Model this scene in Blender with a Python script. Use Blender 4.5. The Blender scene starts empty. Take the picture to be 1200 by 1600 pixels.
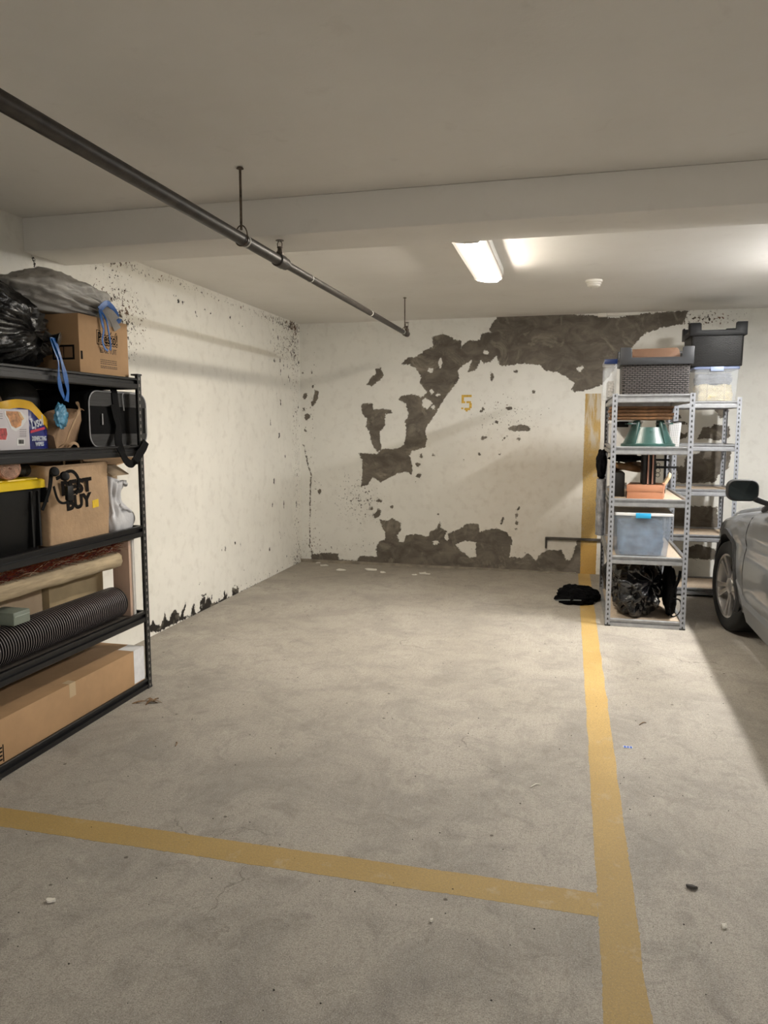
import bpy, bmesh, math, random
import numpy as np
from mathutils import Vector, Matrix, noise
from math import sin, cos, pi, radians, sqrt, exp

SC = bpy.context.scene
COL = SC.collection
# ------------------------------------------------------------------ camera, light, exposure
CAM_Z = 1.55
YAW, PITCH, FPX = 13.914, 6.473, 1163.0
cam_d = bpy.data.cameras.new('camera'); cam = bpy.data.objects.new('camera', cam_d); COL.objects.link(cam)
cam.location = (0, 0, CAM_Z); cam.rotation_euler = (radians(90 - PITCH), 0, radians(YAW))
cam_d.sensor_fit = 'VERTICAL'; cam_d.sensor_height = 36.0; cam_d.lens = FPX / 1600 * 36.0
cam_d.clip_start = 0.05
SC.camera = cam
SC.view_settings.view_transform = 'Standard'; SC.view_settings.look = 'None'
SC.view_settings.gamma = 1.0; SC.view_settings.use_curve_mapping = False
SC.view_settings.exposure = 2.55
FIX_WARM, FIX_COOL, FIX_FILL = 31.0, 80.0, 48.0     # emission of two ceiling fixtures and the added fill light
WARM, COOL = (1.0, 0.92, 0.79), (1.0, 0.985, 0.955)
wd = bpy.data.worlds.new('world'); SC.world = wd; wd.use_nodes = True
wd.node_tree.nodes['Background'].inputs[0].default_value = (0.9, 0.93, 1, 1)
wd.node_tree.nodes['Background'].inputs[1].default_value = 0.02

# pixel of the photograph -> point of the place (same camera), used to read positions off planes
_y, _p = radians(YAW), radians(PITCH)
FW = Vector((-sin(_y) * cos(_p), cos(_y) * cos(_p), -sin(_p))); RT = Vector((cos(_y), sin(_y), 0)); UP = RT.cross(FW)
CP = Vector((0, 0, CAM_Z))
def ray(x, y): return FW + RT * ((x - 600) / FPX) - UP * ((y - 800) / FPX)
def onx(x, y, X): d = ray(x, y); return CP + d * (X / d.x)
def ony(x, y, Y): d = ray(x, y); return CP + d * (Y / d.y)
def onz(x, y, Z): d = ray(x, y); return CP + d * ((Z - CAM_Z) / d.z)

# ------------------------------------------------------------------ room dimensions
XW, YW, ZC = -2.99, 8.10, 2.71
XR, YF_ = 6.2, -5.0
BEAM_Y0, BEAM_Y1, BEAM_Z = 3.69, 4.055, 2.525

# ------------------------------------------------------------------ materials
def newmat(name):
    m = bpy.data.materials.new(name); m.use_nodes = True
    nt = m.node_tree; b = nt.nodes['Principled BSDF']
    return m, nt, b
class NB:
    """tiny node helper"""
    def __init__(s, nt): s.nt = nt
    def n(s, t, **kw):
        nd = s.nt.nodes.new(t)
        for k, v in kw.items(): setattr(nd, k, v)
        return nd
    def l(s, a, b): s.nt.links.new(a, b)
    def math(s, op, a, b=None, c=None, clamp=False):
        nd = s.n('ShaderNodeMath', operation=op); nd.use_clamp = clamp
        for i, v in enumerate((a, b, c)):
            if v is None: continue
            if isinstance(v, (int, float)): nd.inputs[i].default_value = v
            else: s.l(v, nd.inputs[i])
        return nd.outputs[0]
    def mix(s, fac, a, b, blend='MIX'):
        nd = s.n('ShaderNodeMix', data_type='RGBA', blend_type=blend)
        for sock, v in ((nd.inputs[0], fac), (nd.inputs[6], a), (nd.inputs[7], b)):
            if isinstance(v, (int, float)): sock.default_value = v
            elif isinstance(v, tuple): sock.default_value = (*v[:3], 1)
            else: s.l(v, sock)
        return nd.outputs[2]
    def noise(s, scale, detail=3, rough=.55, vec=None, dist=0.0):
        nd = s.n('ShaderNodeTexNoise'); nd.inputs['Scale'].default_value = scale
        nd.inputs['Detail'].default_value = detail; nd.inputs['Roughness'].default_value = rough
        nd.inputs['Distortion'].default_value = dist
        if vec is not None: s.l(vec, nd.inputs['Vector'])
        return nd.outputs[0]
    def ramp(s, fac, lo, hi):
        nd = s.n('ShaderNodeMapRange'); nd.clamp = True
        nd.inputs[1].default_value = lo; nd.inputs[2].default_value = hi
        s.l(fac, nd.inputs[0]); return nd.outputs[0]
    def obj(s): return s.n('ShaderNodeTexCoord').outputs['Object']
    def pos(s): return s.n('ShaderNodeNewGeometry').outputs['Position']
    def sep(s, v):
        nd = s.n('ShaderNodeSeparateXYZ'); s.l(v, nd.inputs[0]); return nd.outputs
    def scale(s, v, sc):
        nd = s.n('ShaderNodeMapping'); nd.inputs['Scale'].default_value = sc; s.l(v, nd.inputs[0]); return nd.outputs[0]
    def bump(s, h, strength=.3, dist=.01):
        nd = s.n('ShaderNodeBump'); nd.inputs['Strength'].default_value = strength; nd.inputs['Distance'].default_value = dist
        s.l(h, nd.inputs['Height']); return nd.outputs[0]
    def attr(s, name):
        nd = s.n('ShaderNodeAttribute'); nd.attribute_name = name; return nd.outputs['Fac']
def srgb(r, g, b):
    f = lambda c: (c / 255 / 12.92) if c / 255 <= .04045 else ((c / 255 + .055) / 1.055) ** 2.4
    return (f(r), f(g), f(b))
_mc = {}
def mat(name, col, rough=.6, metal=0.0, var=0.0, vscale=20, bump=0.0, bscale=60, alpha=1.0, trans=0.0, coat=0.0, spec=.5, stretch=None, bdist=.004):
    if name in _mc: return _mc[name]
    m, nt, b = newmat(name); N = NB(nt)
    b.inputs['Base Color'].default_value = (*col, 1); b.inputs['Roughness'].default_value = rough
    b.inputs['Metallic'].default_value = metal; b.inputs['Alpha'].default_value = alpha
    b.inputs['Transmission Weight'].default_value = trans; b.inputs['Coat Weight'].default_value = coat
    b.inputs['Specular IOR Level'].default_value = spec
    v = N.obj()
    if stretch: v = N.scale(v, stretch)
    if var:
        n = N.ramp(N.noise(vscale, 4, .6, v), .3, .7)
        N.l(N.mix(n, tuple(c * (1 - var) for c in col), tuple(min(1, c * (1 + var)) for c in col)), b.inputs['Base Color'])
    if bump:
        N.l(N.bump(N.noise(bscale, 4, .6, v), bump, bdist), b.inputs['Normal'])
    _mc[name] = m
    return m
def emit(name, col, strength):
    m, nt, b = newmat(name)
    b.inputs['Base Color'].default_value = (.25, .25, .25, 1)
    b.inputs['Emission Color'].default_value = (*col, 1); b.inputs['Emission Strength'].default_value = strength
    return m

# ------------------------------------------------------------------ mesh building
ORG = {}
def vec(p): return Vector(p)
class MB:
    def __init__(s, M=None): s.v = []; s.f = []; s.mi = []; s.M = M
    def add(s, verts, faces, m=0):
        k = len(s.v)
        for p in verts: s.v.append(s.M @ Vector(p) if s.M else Vector(p))
        for f in faces: s.f.append([i + k for i in f]); s.mi.append(m)
        return s
    def box(s, x0, x1, y0, y1, z0, z1, m=0):
        return s.add([(x0, y0, z0), (x1, y0, z0), (x1, y1, z0), (x0, y1, z0), (x0, y0, z1), (x1, y0, z1), (x1, y1, z1), (x0, y1, z1)],
                     [(0, 3, 2, 1), (4, 5, 6, 7), (0, 1, 5, 4), (1, 2, 6, 5), (2, 3, 7, 6), (3, 0, 4, 7)], m)
    def loft(s, rings, cap0=True, cap1=True, m=0, closed=True):
        n = len(rings[0]); vs = [p for r in rings for p in r]; fs = []
        for k in range(len(rings) - 1):
            for i in range(n if closed else n - 1):
                j = (i + 1) % n
                fs.append((k * n + i, k * n + j, (k + 1) * n + j, (k + 1) * n + i))
        if cap0: fs.append(tuple(reversed(range(n))))
        if cap1: fs.append(tuple((len(rings) - 1) * n + i for i in range(n)))
        return s.add(vs, fs, m)
    def tube(s, path, r, n=8, m=0, cap=True):
        P = [Vector(p) for p in path]; rings = []; u = None
        for i, p in enumerate(P):
            t = (P[min(i + 1, len(P) - 1)] - P[max(i - 1, 0)]).normalized()
            if u is None: u = t.orthogonal().normalized()
            u = (u - t * u.dot(t)).normalized() if (u - t * u.dot(t)).length > 1e-6 else t.orthogonal().normalized()
            w = t.cross(u); rr = r[i] if isinstance(r, (list, tuple)) else r
            rings.append([p + (u * cos(2 * pi * k / n) + w * sin(2 * pi * k / n)) * rr for k in range(n)])
        return s.loft(rings, cap, cap, m)
    def ribbon(s, path, w, wdir=(0, 1, 0), th=.0015, m=0):
        P = [Vector(p) for p in path]; rings = []
        for i, p in enumerate(P):
            t = (P[min(i + 1, len(P) - 1)] - P[max(i - 1, 0)]).normalized()
            d = Vector(wdir[i] if isinstance(wdir, list) else wdir); d = (d - t * d.dot(t)).normalized(); nn = t.cross(d) * th
            ww = (w[i] if isinstance(w, list) else w) / 2
            rings.append([p - d * ww - nn, p + d * ww - nn, p + d * ww + nn, p - d * ww + nn])
        return s.loft(rings, m=m)
    def lathe(s, prof, c=(0, 0, 0), n=24, axis='z', m=0, cap=True):
        rings = []
        for r, h in prof:
            ring = []
            for k in range(n):
                a = 2 * pi * k / n; x, y = r * cos(a), r * sin(a)
                q = {'z': (x, y, h), 'x': (h, x, y), 'y': (y, h, x)}[axis]
                ring.append((c[0] + q[0], c[1] + q[1], c[2] + q[2]))
            rings.append(ring)
        return s.loft(rings, cap, cap, m)
    def prism(s, poly, axis, a, b, m=0):
        """poly of 2-D points extruded along axis from a to b"""
        def q(p, t): return {'x': (t, p[0], p[1]), 'y': (p[0], t, p[1]), 'z': (p[0], p[1], t)}[axis]
        return s.loft([[q(p, a) for p in poly], [q(p, b) for p in poly]], m=m)
    def build(s, name, mats, parent=None, smooth=False, bevel=0, bseg=2, sub=0, origin=None, angle=40):
        me = bpy.data.meshes.new(name)
        if origin is None:
            xs = [p.x for p in s.v]; ys = [p.y for p in s.v]; zs = [p.z for p in s.v]
            origin = Vector(((min(xs) + max(xs)) / 2, (min(ys) + max(ys)) / 2, min(zs)))
        origin = Vector(origin)
        me.from_pydata([p - origin for p in s.v], [], s.f)
        for m in (mats if isinstance(mats, (list, tuple)) else [mats]): me.materials.append(m)
        me.polygons.foreach_set('material_index', s.mi)
        bm = bmesh.new(); bm.from_mesh(me)
        bmesh.ops.recalc_face_normals(bm, faces=bm.faces)
        if bevel:
            es = [e for e in bm.edges if len(e.link_faces) == 2 and e.calc_face_angle(0) > radians(35)]
            bmesh.ops.bevel(bm, geom=es, offset=bevel, segments=bseg, profile=.5, affect='EDGES', clamp_overlap=True)
        bm.to_mesh(me); bm.free()
        o = bpy.data.objects.new(name, me); COL.objects.link(o)
        if sub:
            md = o.modifiers.new('s', 'SUBSURF'); md.levels = sub; md.render_levels = sub
        if smooth or bevel:
            me.polygons.foreach_set('use_smooth', [True] * len(me.polygons))
            if not sub:
                try: me.set_sharp_from_angle(angle=radians(angle))
                except Exception: pass
        place(o, origin, parent)
        return o
def place(o, origin, parent):
    ORG[o] = Vector(origin)
    if parent:
        o.parent = parent; o.location = ORG[o] - ORG[parent]
    else: o.location = ORG[o]
def tag(o, label=None, cat=None, group=None, kind=None):
    if label: o['label'] = label
    if cat: o['category'] = cat
    if group: o['group'] = group
    if kind: o['kind'] = kind
    return o
def thing(name, label, cat, loc, group=None):
    o = bpy.data.objects.new(name, None); COL.objects.link(o); o.empty_display_size = .1
    o.location = loc; ORG[o] = Vector(loc)
    return tag(o, label, cat, group)
def rrect(cx, cy, w, d, r, z, n=4):
    pts = []
    for (sx, sy, a0) in ((1, 1, 0), (-1, 1, 90), (-1, -1, 180), (1, -1, 270)):
        for k in range(n + 1):
            a = radians(a0 + 90 * k / n)
            pts.append((cx + sx * (w / 2 - r) + r * cos(a), cy + sy * (d / 2 - r) + r * sin(a), z))
    return pts
M_X = lambda Y, Z, X: Matrix(((0, 0, 1, X), (1, 0, 0, Y), (0, 1, 0, Z), (0, 0, 0, 1)))     # writing on a face looking to +X
M_Y = lambda X, Z, Y: Matrix(((1, 0, 0, X), (0, 0, -1, Y), (0, 1, 0, Z), (0, 0, 0, 1)))     # writing on a face looking to -Y
def text(body, size, M, m, parent, name='lettering', bold=0.0, ext=.0006, sx=1.0, width=None, shear=0.0, fat=0.0):
    cu = bpy.data.curves.new('t', 'FONT'); cu.body = body; cu.size = size; cu.offset = bold; cu.extrude = ext
    cu.align_x = 'CENTER'; cu.align_y = 'CENTER'; cu.resolution_u = 3; cu.shear = shear; cu.bevel_depth = fat; cu.bevel_resolution = 2
    tmp = bpy.data.objects.new('t', cu); COL.objects.link(tmp)
    bpy.context.view_layer.update()
    me = bpy.data.meshes.new_from_object(tmp.evaluated_get(bpy.context.evaluated_depsgraph_get()))
    bpy.data.objects.remove(tmp); bpy.data.curves.remove(cu)
    if width:
        xs = [v.co.x for v in me.vertices]; sx = width / max(1e-6, max(xs) - min(xs))
    for v in me.vertices:
        v.co.x *= sx
        if fat: v.co.z *= .0012 / (fat + ext)
    R = M.to_3x3().to_4x4(); me.transform(R)
    me.materials.clear(); me.materials.append(m)
    o = bpy.data.objects.new(name, me); COL.objects.link(o)
    place(o, M.translation, parent)
    return o
def wob(p, s, a, seed=0):
    q = Vector(p) * s + Vector((seed * 7.3, seed * 3.1, seed * 5.7))
    return noise.noise_vector(q) * a
# ------------------------------------------------------------------ peeled paint: signed distance to traced outlines, kept per vertex
def sdf(PX, PY, polys):
    best = np.full(PX.shape, 1e9); inside = np.zeros(PX.shape, bool)
    for poly in polys:
        P = np.array(poly, float); ins = np.zeros(PX.shape, bool)
        lo = P.min(0) - .25; hi = P.max(0) + .25
        sel = (PX > lo[0]) & (PX < hi[0]) & (PY > lo[1]) & (PY < hi[1])
        x = PX[sel]; y = PY[sel]; b = np.full(x.shape, 1e9); c = np.zeros(x.shape, bool)
        for (ax, ay), (bx, by) in zip(P, np.roll(P, -1, 0)):
            dx, dy = bx - ax, by - ay; L = dx * dx + dy * dy + 1e-12
            t = np.clip(((x - ax) * dx + (y - ay) * dy) / L, 0, 1)
            b = np.minimum(b, np.hypot(x - ax - t * dx, y - ay - t * dy))
            if abs(dy) > 1e-9:
                c ^= ((ay > y) != (by > y)) & (x < ax + (y - ay) * dx / dy)
        best[sel] = np.minimum(best[sel], b); ins[sel] = c; inside ^= ins
    best = np.minimum(best, .25)
    return np.where(inside, -best, best)
def wall_grid(name, us, zs, conv, attrs, mats, thick_dir):
    U, Z = np.meshgrid(us, zs); nu, nz = len(us), len(zs)
    co = conv(U.ravel(), Z.ravel()); n = nu * nz
    idx = np.arange(n).reshape(nz, nu)
    q = np.stack([idx[:-1, :-1], idx[:-1, 1:], idx[1:, 1:], idx[1:, :-1]], -1).reshape(-1, 4)
    # back shell so that the wall has thickness
    border = list(idx[0, :]) + list(idx[1:, -1]) + list(idx[-1, -2::-1]) + list(idx[-2:0:-1, 0])
    back = co[border] + np.array(thick_dir)
    me = bpy.data.meshes.new(name)
    verts = np.concatenate([co, back]); nb = len(border)
    faces = q.tolist() + [[border[i], n + i, n + (i + 1) % nb, border[(i + 1) % nb]] for i in range(nb)] + [list(range(n, n + nb))]
    me.from_pydata(verts.tolist(), [], faces)
    for k, vals in attrs.items():
        a = me.attributes.new(k, 'FLOAT', 'POINT'); a.data.foreach_set('value', np.concatenate([vals.ravel(), np.full(nb, .25)]).astype(np.float32))
    me.materials.append(mats)
    bm = bmesh.new(); bm.from_mesh(me); bmesh.ops.recalc_face_normals(bm, faces=bm.faces); bm.to_mesh(me); bm.free()
    o = bpy.data.objects.new(name, me); COL.objects.link(o); o['kind'] = 'structure'; ORG[o] = Vector((0, 0, 0))
    return o
# ================================================================== the setting
def wallpx(pts, f, ox, oy, conv):                    # outline read off a zoomed view: scale f, offset ox, oy
    return [conv(ox + x / f, oy + y / f) for x, y in pts]
toB = lambda x, y: (lambda p: (p.x, p.z))(ony(x, y, YW))
toL = lambda x, y: (lambda p: (p.y, p.z))(onx(x, y, XW))
Z6 = lambda pts: wallpx(pts, 2.4, 460, 470, toB)
Z8 = lambda pts: wallpx(pts, 4.446, 460, 540, toB)
Z4 = lambda pts: wallpx(pts, 7.06, 1030, 620, toB)
PXB = lambda pts: [toB(*p) for p in pts]
def blobpoly(c, rx, rz, n=9, seed=0):
    R = random.Random(seed)
    return [(c[0] + rx * R.uniform(.65, 1.2) * cos(2 * pi * k / n), c[1] + rz * R.uniform(.65, 1.2) * sin(2 * pi * k / n)) for k in range(n)]
def spot6(x, y, r, asp=1.0, seed=0):
    c = toB(460 + x / 2.4, 470 + y / 2.4); s = r / 2.4 * .0069
    return blobpoly(c, s, s * asp, 9, seed)

band = Z6([(400, 238), (425, 212), (455, 212), (490, 185), (520, 175), (517, 135), (560, 122), (600, 145), (628, 148), (625, 175), (650, 150),
           (695, 148), (700, 122), (740, 118), (728, 108), (745, 80), (765, 57), (850, 52), (1000, 48), (1085, 54)]) + \
    PXB([(932, 493), (960, 497), (1000, 490), (1076, 485), (1066, 506), (1040, 511), (1008, 520), (994, 536), (975, 556), (950, 590), (939, 602), (912, 611), (898, 612)]) + \
    Z6([(1040, 335), (1050, 310), (1020, 285), (985, 268), (940, 262), (920, 240), (860, 235), (800, 243), (770, 243), (758, 205), (735, 228), (710, 235), (700, 222),
        (680, 260), (650, 267), (665, 222), (635, 240), (612, 262), (618, 290), (600, 320), (575, 350), (545, 395), (520, 440), (500, 465), (490, 490), (497, 520), (490, 550),
        (440, 565), (432, 580), (442, 615), (440, 655), (420, 640), (380, 650), (345, 670), (325, 680), (295, 660), (275, 690), (250, 698), (255, 650), (255, 600), (240, 570),
        (310, 575), (330, 555), (385, 555), (410, 540), (420, 500), (415, 450), (428, 430), (418, 385), (390, 370), (395, 358), (440, 350), (475, 360), (500, 345),
        (470, 310), (475, 290), (455, 250), (430, 240)])
base = Z6([(62, 932), (70, 950), (105, 945), (165, 948), (165, 970), (235, 975), (245, 955), (310, 960), (305, 930), (320, 900), (340, 895), (342, 868), (330, 855), (322, 820),
           (345, 825), (370, 815), (400, 835), (400, 860), (385, 880), (395, 905), (410, 905), (420, 880), (455, 875), (500, 885), (510, 862), (535, 855), (545, 825), (550, 850),
           (580, 870), (600, 865), (620, 855), (650, 835), (690, 835), (695, 868), (720, 858), (760, 853), (800, 870), (818, 900), (810, 930), (808, 960), (850, 965), (880, 945),
           (905, 975), (920, 950), (950, 935), (1000, 935), (1020, 970), (1035, 975), (1050, 935), (1060, 900), (1078, 895), (1084, 1060), (560, 1060), (62, 1040)])
polysB = [band, base,
    Z6([(250, 390), (268, 383), (295, 385), (295, 410), (330, 405), (362, 410), (365, 420), (340, 425), (340, 470), (320, 490), (322, 530), (328, 560), (310, 565), (290, 535), (280, 490), (268, 470), (272, 440), (255, 430)]),
    Z6([(270, 315), (285, 290), (305, 275), (305, 255), (325, 252), (335, 280), (320, 300), (290, 320)]),
    # islands of paint left inside the bare patches
    spot6(510, 260, 12, .8, 1), spot6(515, 342, 8, 1.2, 2), spot6(540, 352, 7, 1, 3), spot6(720, 195, 10, 1, 4), spot6(548, 235, 8, 2.4, 5),
    spot6(495, 385, 22, .9, 6), spot6(520, 400, 9, 1, 7), spot6(1072, 255, 13, .8, 8),
    Z6([(605, 915), (640, 900), (680, 905), (682, 960), (660, 965), (635, 945), (620, 935)]), spot6(530, 907, 16, .5, 9), spot6(570, 885, 10, 1.4, 10),
    # small losses
    Z6([(292, 800), (305, 795), (312, 780), (325, 785), (322, 808), (300, 818)]), spot6(288, 778, 8, 1.1, 11), spot6(318, 750, 13, .6, 12), spot6(365, 773, 8, 1, 13),
    spot6(275, 750, 6, 1, 14), spot6(462, 615, 8, 1.3, 15), spot6(475, 583, 8, 1, 16), spot6(465, 655, 11, .8, 17), spot6(525, 578, 8, .6, 18), spot6(455, 680, 3, 1, 19),
    Z6([(735, 268), (748, 272), (745, 305), (735, 300)]), spot6(830, 266, 9, .6, 20), spot6(897, 342, 8, .8, 21), spot6(710, 513, 11, .6, 22), spot6(838, 518, 9, .6, 23),
    Z6([(778, 522), (795, 506), (797, 510), (780, 526)]), Z6([(772, 835), (780, 812), (787, 812), (778, 842)]), Z6([(832, 785), (846, 768), (848, 772), (835, 790)]),
    spot6(832, 808, 5, 2, 24), spot6(834, 833, 7, 1, 25), spot6(829, 855, 4, 1, 26), Z6([(695, 415), (706, 400), (714, 405), (703, 420)]),
    spot6(845, 478, 40, .35, 27), spot6(805, 402, 14, .5, 28), spot6(755, 455, 10, .6, 29), spot6(695, 575, 5, 1, 30), spot6(770, 575, 5, .7, 31), spot6(635, 597, 3, 1, 32), spot6(540, 800, 4, 1, 33),
    # by the corner
    Z6([(75, 335), (92, 340), (85, 375), (70, 395), (60, 390), (72, 365)]), spot6(40, 357, 11, 1.2, 34), spot6(48, 436, 13, 1, 35), spot6(65, 268, 4, 1, 36), spot6(35, 408, 6, 1.4, 37), spot6(70, 322, 4, 2, 38),
    spot6(30, 270, 4, 1, 39), spot6(95, 715, 7, 2, 40), spot6(42, 485, 3, 4, 41),
    Z8([(60, 690), (66, 690), (98, 825), (121, 900), (114, 1000), (112, 1200), (109, 1410), (103, 1410), (106, 1200), (108, 1000), (114, 900), (92, 830)]),
    # behind the grey racks
    Z4([(480, 100), (600, 90), (730, 90), (770, 150), (740, 230), (660, 230), (640, 180), (600, 130), (540, 120)]), Z4([(250, 270), (310, 280), (325, 350), (370, 370), (320, 390), (300, 440), (230, 470), (180, 400), (180, 290)]),
    Z4([(480, 340), (580, 330), (600, 300), (680, 310), (770, 330), (780, 440), (700, 490), (620, 478), (540, 460), (420, 470), (440, 420)]),
    Z4([(470, 570), (700, 555), (790, 560), (790, 680), (760, 790), (700, 860), (640, 870), (620, 940), (300, 960), (180, 940), (200, 880), (180, 770), (270, 770), (290, 660), (350, 640), (440, 620)]),
    Z4([(130, 190), (230, 195), (235, 240), (140, 245)]), spot6(1460, 480, 24, .8, 42),
    PXB([(1000, 795), (1060, 790), (1120, 792), (1124, 838), (1040, 836)]), PXB([(1060, 862), (1090, 850), (1118, 858), (1118, 875), (1062, 872)]),
    PXB([(944, 762), (975, 752), (990, 770), (985, 850), (944, 850)]),
]
us = np.concatenate([np.arange(XW - .02, 1.75, .0105), np.linspace(1.76, XR + .02, 60)])
zs = np.concatenate([np.linspace(-.02, ZC + .02, 262)])
U, Z = np.meshgrid(us, zs)
sdB = sdf(U, Z, polysB)
dirtB = np.exp(-((U + .35) / .9) ** 2) * np.clip((1.75 - Z) / .5, 0, 1)             # grimy tyre-height area of the bay
spkB = np.exp(-((U + .65) / .5) ** 2 - ((Z - 1.68) / .28) ** 2) * .55 + np.exp(-((U + 2.3) / .35) ** 2 - ((Z - .75) / .35) ** 2) * .7 + np.exp(-((U + 2.85) / .12) ** 2) * .35 \
    + np.exp(-((U - 1.25) / .45) ** 2 - ((Z - 2.62) / .09) ** 2) * .9 + np.exp(-((Z - .18) / .15) ** 2) * .35

def plaster(name, paint, bare, warm):
    m, nt, b = newmat(name); N = NB(nt); P = N.obj()
    big = N.noise(2.2, 4, .6, P); mid = N.noise(11, 4, .6, P); fine = N.noise(70, 3, .6, P)
    d = N.attr('loss'); d = N.math('ADD', d, N.math('ADD', N.math('MULTIPLY', N.math('SUBTRACT', N.noise(30, 6, .75, P), .5), .085), N.math('MULTIPLY', N.math('SUBTRACT', N.noise(75, 3, .7, P), .5), .018)))
    loss = N.ramp(N.math('MULTIPLY', d, -1.0), -.0012, .0012)
    lip = N.math('MULTIPLY', N.ramp(d, .03, .0), N.ramp(d, -.006, .004))             # lifted rim of the paint
    spk = N.math('MULTIPLY', N.ramp(N.math('ADD', N.noise(42, 3, .7, P), N.math('MULTIPLY', N.attr('speck'), .22)), .735, .76), N.ramp(N.attr('speck'), .12, .3))
    col = N.mix(N.ramp(big, .35, .7), paint, tuple(c * .93 for c in paint))
    col = N.mix(N.math('MULTIPLY', N.attr('dirt'), N.math('ADD', N.math('MULTIPLY', mid, .5), .25)), col, warm)
    col = N.mix(N.math('MULTIPLY', N.ramp(mid, .52, .7), .16), col, (.36, .32, .26))
    brown = N.ramp(N.noise(5, 3, .6, P), .45, .62)
    col = N.mix(spk, col, N.mix(brown, (.06, .05, .04), (.16, .09, .05)))
    streak = N.noise(4, 6, .62, N.scale(P, (1.2, 1.2, 2.0)), .8)
    bc = N.mix(N.ramp(streak, .38, .66), tuple(c * .62 for c in bare), tuple(c * 1.12 for c in bare))
    bc = N.mix(N.math('MULTIPLY', N.ramp(N.noise(2.6, 6, .7, P, 1.6), .54, .68), .62), bc, (.34, .30, .24))
    bc = N.mix(N.math('MULTIPLY', N.ramp(fine, .55, .75), .25), bc, tuple(c * .5 for c in bare))
    col = N.mix(loss, col, bc)
    N.l(col, b.inputs['Base Color'])
    b.inputs['Roughness'].default_value = .75; b.inputs['Specular IOR Level'].default_value = .25
    h = N.math('ADD', N.math('MULTIPLY', N.math('SUBTRACT', 1.0, loss), .5), N.math('MULTIPLY', lip, .12))
    h = N.math('ADD', h, N.math('MULTIPLY', mid, .22)); h = N.math('ADD', h, N.math('MULTIPLY', N.noise(240, 2, .5, P), N.math('ADD', N.math('MULTIPLY', loss, .12), .04)))
    h = N.math('ADD', h, N.math('MULTIPLY', N.noise(9, 6, .6, P, .6), N.math('MULTIPLY', loss, .22)))
    h = N.math('SUBTRACT', h, N.math('MULTIPLY', spk, .3))
    N.l(N.bump(h, .55, .012), b.inputs['Normal'])
    return m
PAINT = (.76, .745, .69)
m_wallB = plaster('back_wall_paint', PAINT, (.165, .142, .115), (.60, .52, .42))
wb = wall_grid('wall_back', us, zs, lambda u, z: np.stack([u, np.full(u.shape, YW), z], 1), {'loss': sdB, 'dirt': dirtB, 'speck': spkB}, m_wallB, (0, .15, 0))

# left wall: dark ragged losses along its foot, mould specks up under the beam
Lz = lambda pts: [toL(220 + x / 4, 850 + y / 4) for x, y in pts]
polysL = [Lz([(72, 480), (95, 505), (125, 512), (140, 470), (150, 430), (160, 470), (178, 480), (195, 425), (212, 402), (238, 440), (245, 455), (255, 430), (280, 370), (284, 380), (270, 430), (268, 455), (300, 452), (316, 440),
              (322, 395), (333, 375), (342, 430), (370, 420), (372, 360), (385, 335), (405, 332), (402, 370), (415, 335), (432, 335), (442, 370), (480, 362), (512, 345), (524, 290), (540, 340), (570, 330), (575, 350), (420, 420), (250, 480), (90, 560), (40, 540)]),
          Lz([(572, 278), (612, 278), (612, 318), (572, 325)]), Lz([(575, 272), (590, 254), (608, 262), (608, 272), (592, 262)]), Lz([(378, 322), (408, 308), (410, 314), (392, 326)]),
          Lz([(620, 300), (700, 262), (800, 215), (900, 168), (1000, 118), (1050, 95), (1050, 125), (900, 190), (700, 285), (620, 320)])]
R = random.Random(5)
for k in range(24):
    y = R.uniform(5.6, 8.05); z = (R.random() ** 2) * .5 + .02
    polysL.append(blobpoly((y, z), R.uniform(.003, .011), R.uniform(.006, .026), 8, k))
for k in range(30):
    y = R.uniform(7.2, 8.06); z = R.uniform(.4, 2.6)
    polysL.append(blobpoly((y, z), R.uniform(.004, .014), R.uniform(.008, .04), 8, 100 + k))
for k in range(16):
    y = R.uniform(4.3, 8.0); polysL.append(blobpoly((y, R.uniform(2.45, 2.69)), R.uniform(.004, .014), R.uniform(.004, .014), 8, 200 + k))
polysL += [[toL(p[0], p[1]) for p in q] for q in ([(50, 400), (53, 404), (58, 424), (56, 425)], [(277, 467), (281, 470), (280, 474), (277, 472)], [(283, 471), (289, 472), (285, 474)])]
vs_ = np.concatenate([np.linspace(YF_ - .02, 2.5, 50), np.arange(2.52, YW + .02, .0115)])
V, Z = np.meshgrid(vs_, zs)
sdL = sdf(V, Z, polysL)
spkL = 1.05 * np.exp(-((V - 4.55) / .42) ** 2 - ((Z - 2.3) / .28) ** 2) + .6 * np.exp(-((Z - 2.66) / .05) ** 2) * (V > 4) + .7 * np.exp(-((V - 7.6) / .45) ** 2 - ((Z - 2.45) / .25) ** 2) \
    + .55 * np.exp(-((V - 7.95) / .18) ** 2) + .4 * np.exp(-(Z / .16) ** 2) * (V > 5.5)
m_wallL = plaster('left_wall_paint', (.84, .82, .755), (.028, .024, .02), (.55, .48, .38))
wl = wall_grid('wall_left', vs_, zs, lambda v, z: np.stack([np.full(v.shape, XW), v, z], 1), {'loss': sdL, 'dirt': np.zeros(V.shape) + .12, 'speck': spkL}, m_wallL, (-.15, 0, 0))

m_plain = mat('grey_white_wall_paint', (.62, .60, .56), .8, var=.06, vscale=2, bump=.15, bscale=20)
MB().box(XR, XR + .15, YF_, YW, 0, ZC).build('wall_right', m_plain)['kind'] = 'structure'
MB().box(XW, XR, YF_ - .15, YF_, 0, ZC).build('wall_front', m_plain)['kind'] = 'structure'

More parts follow.
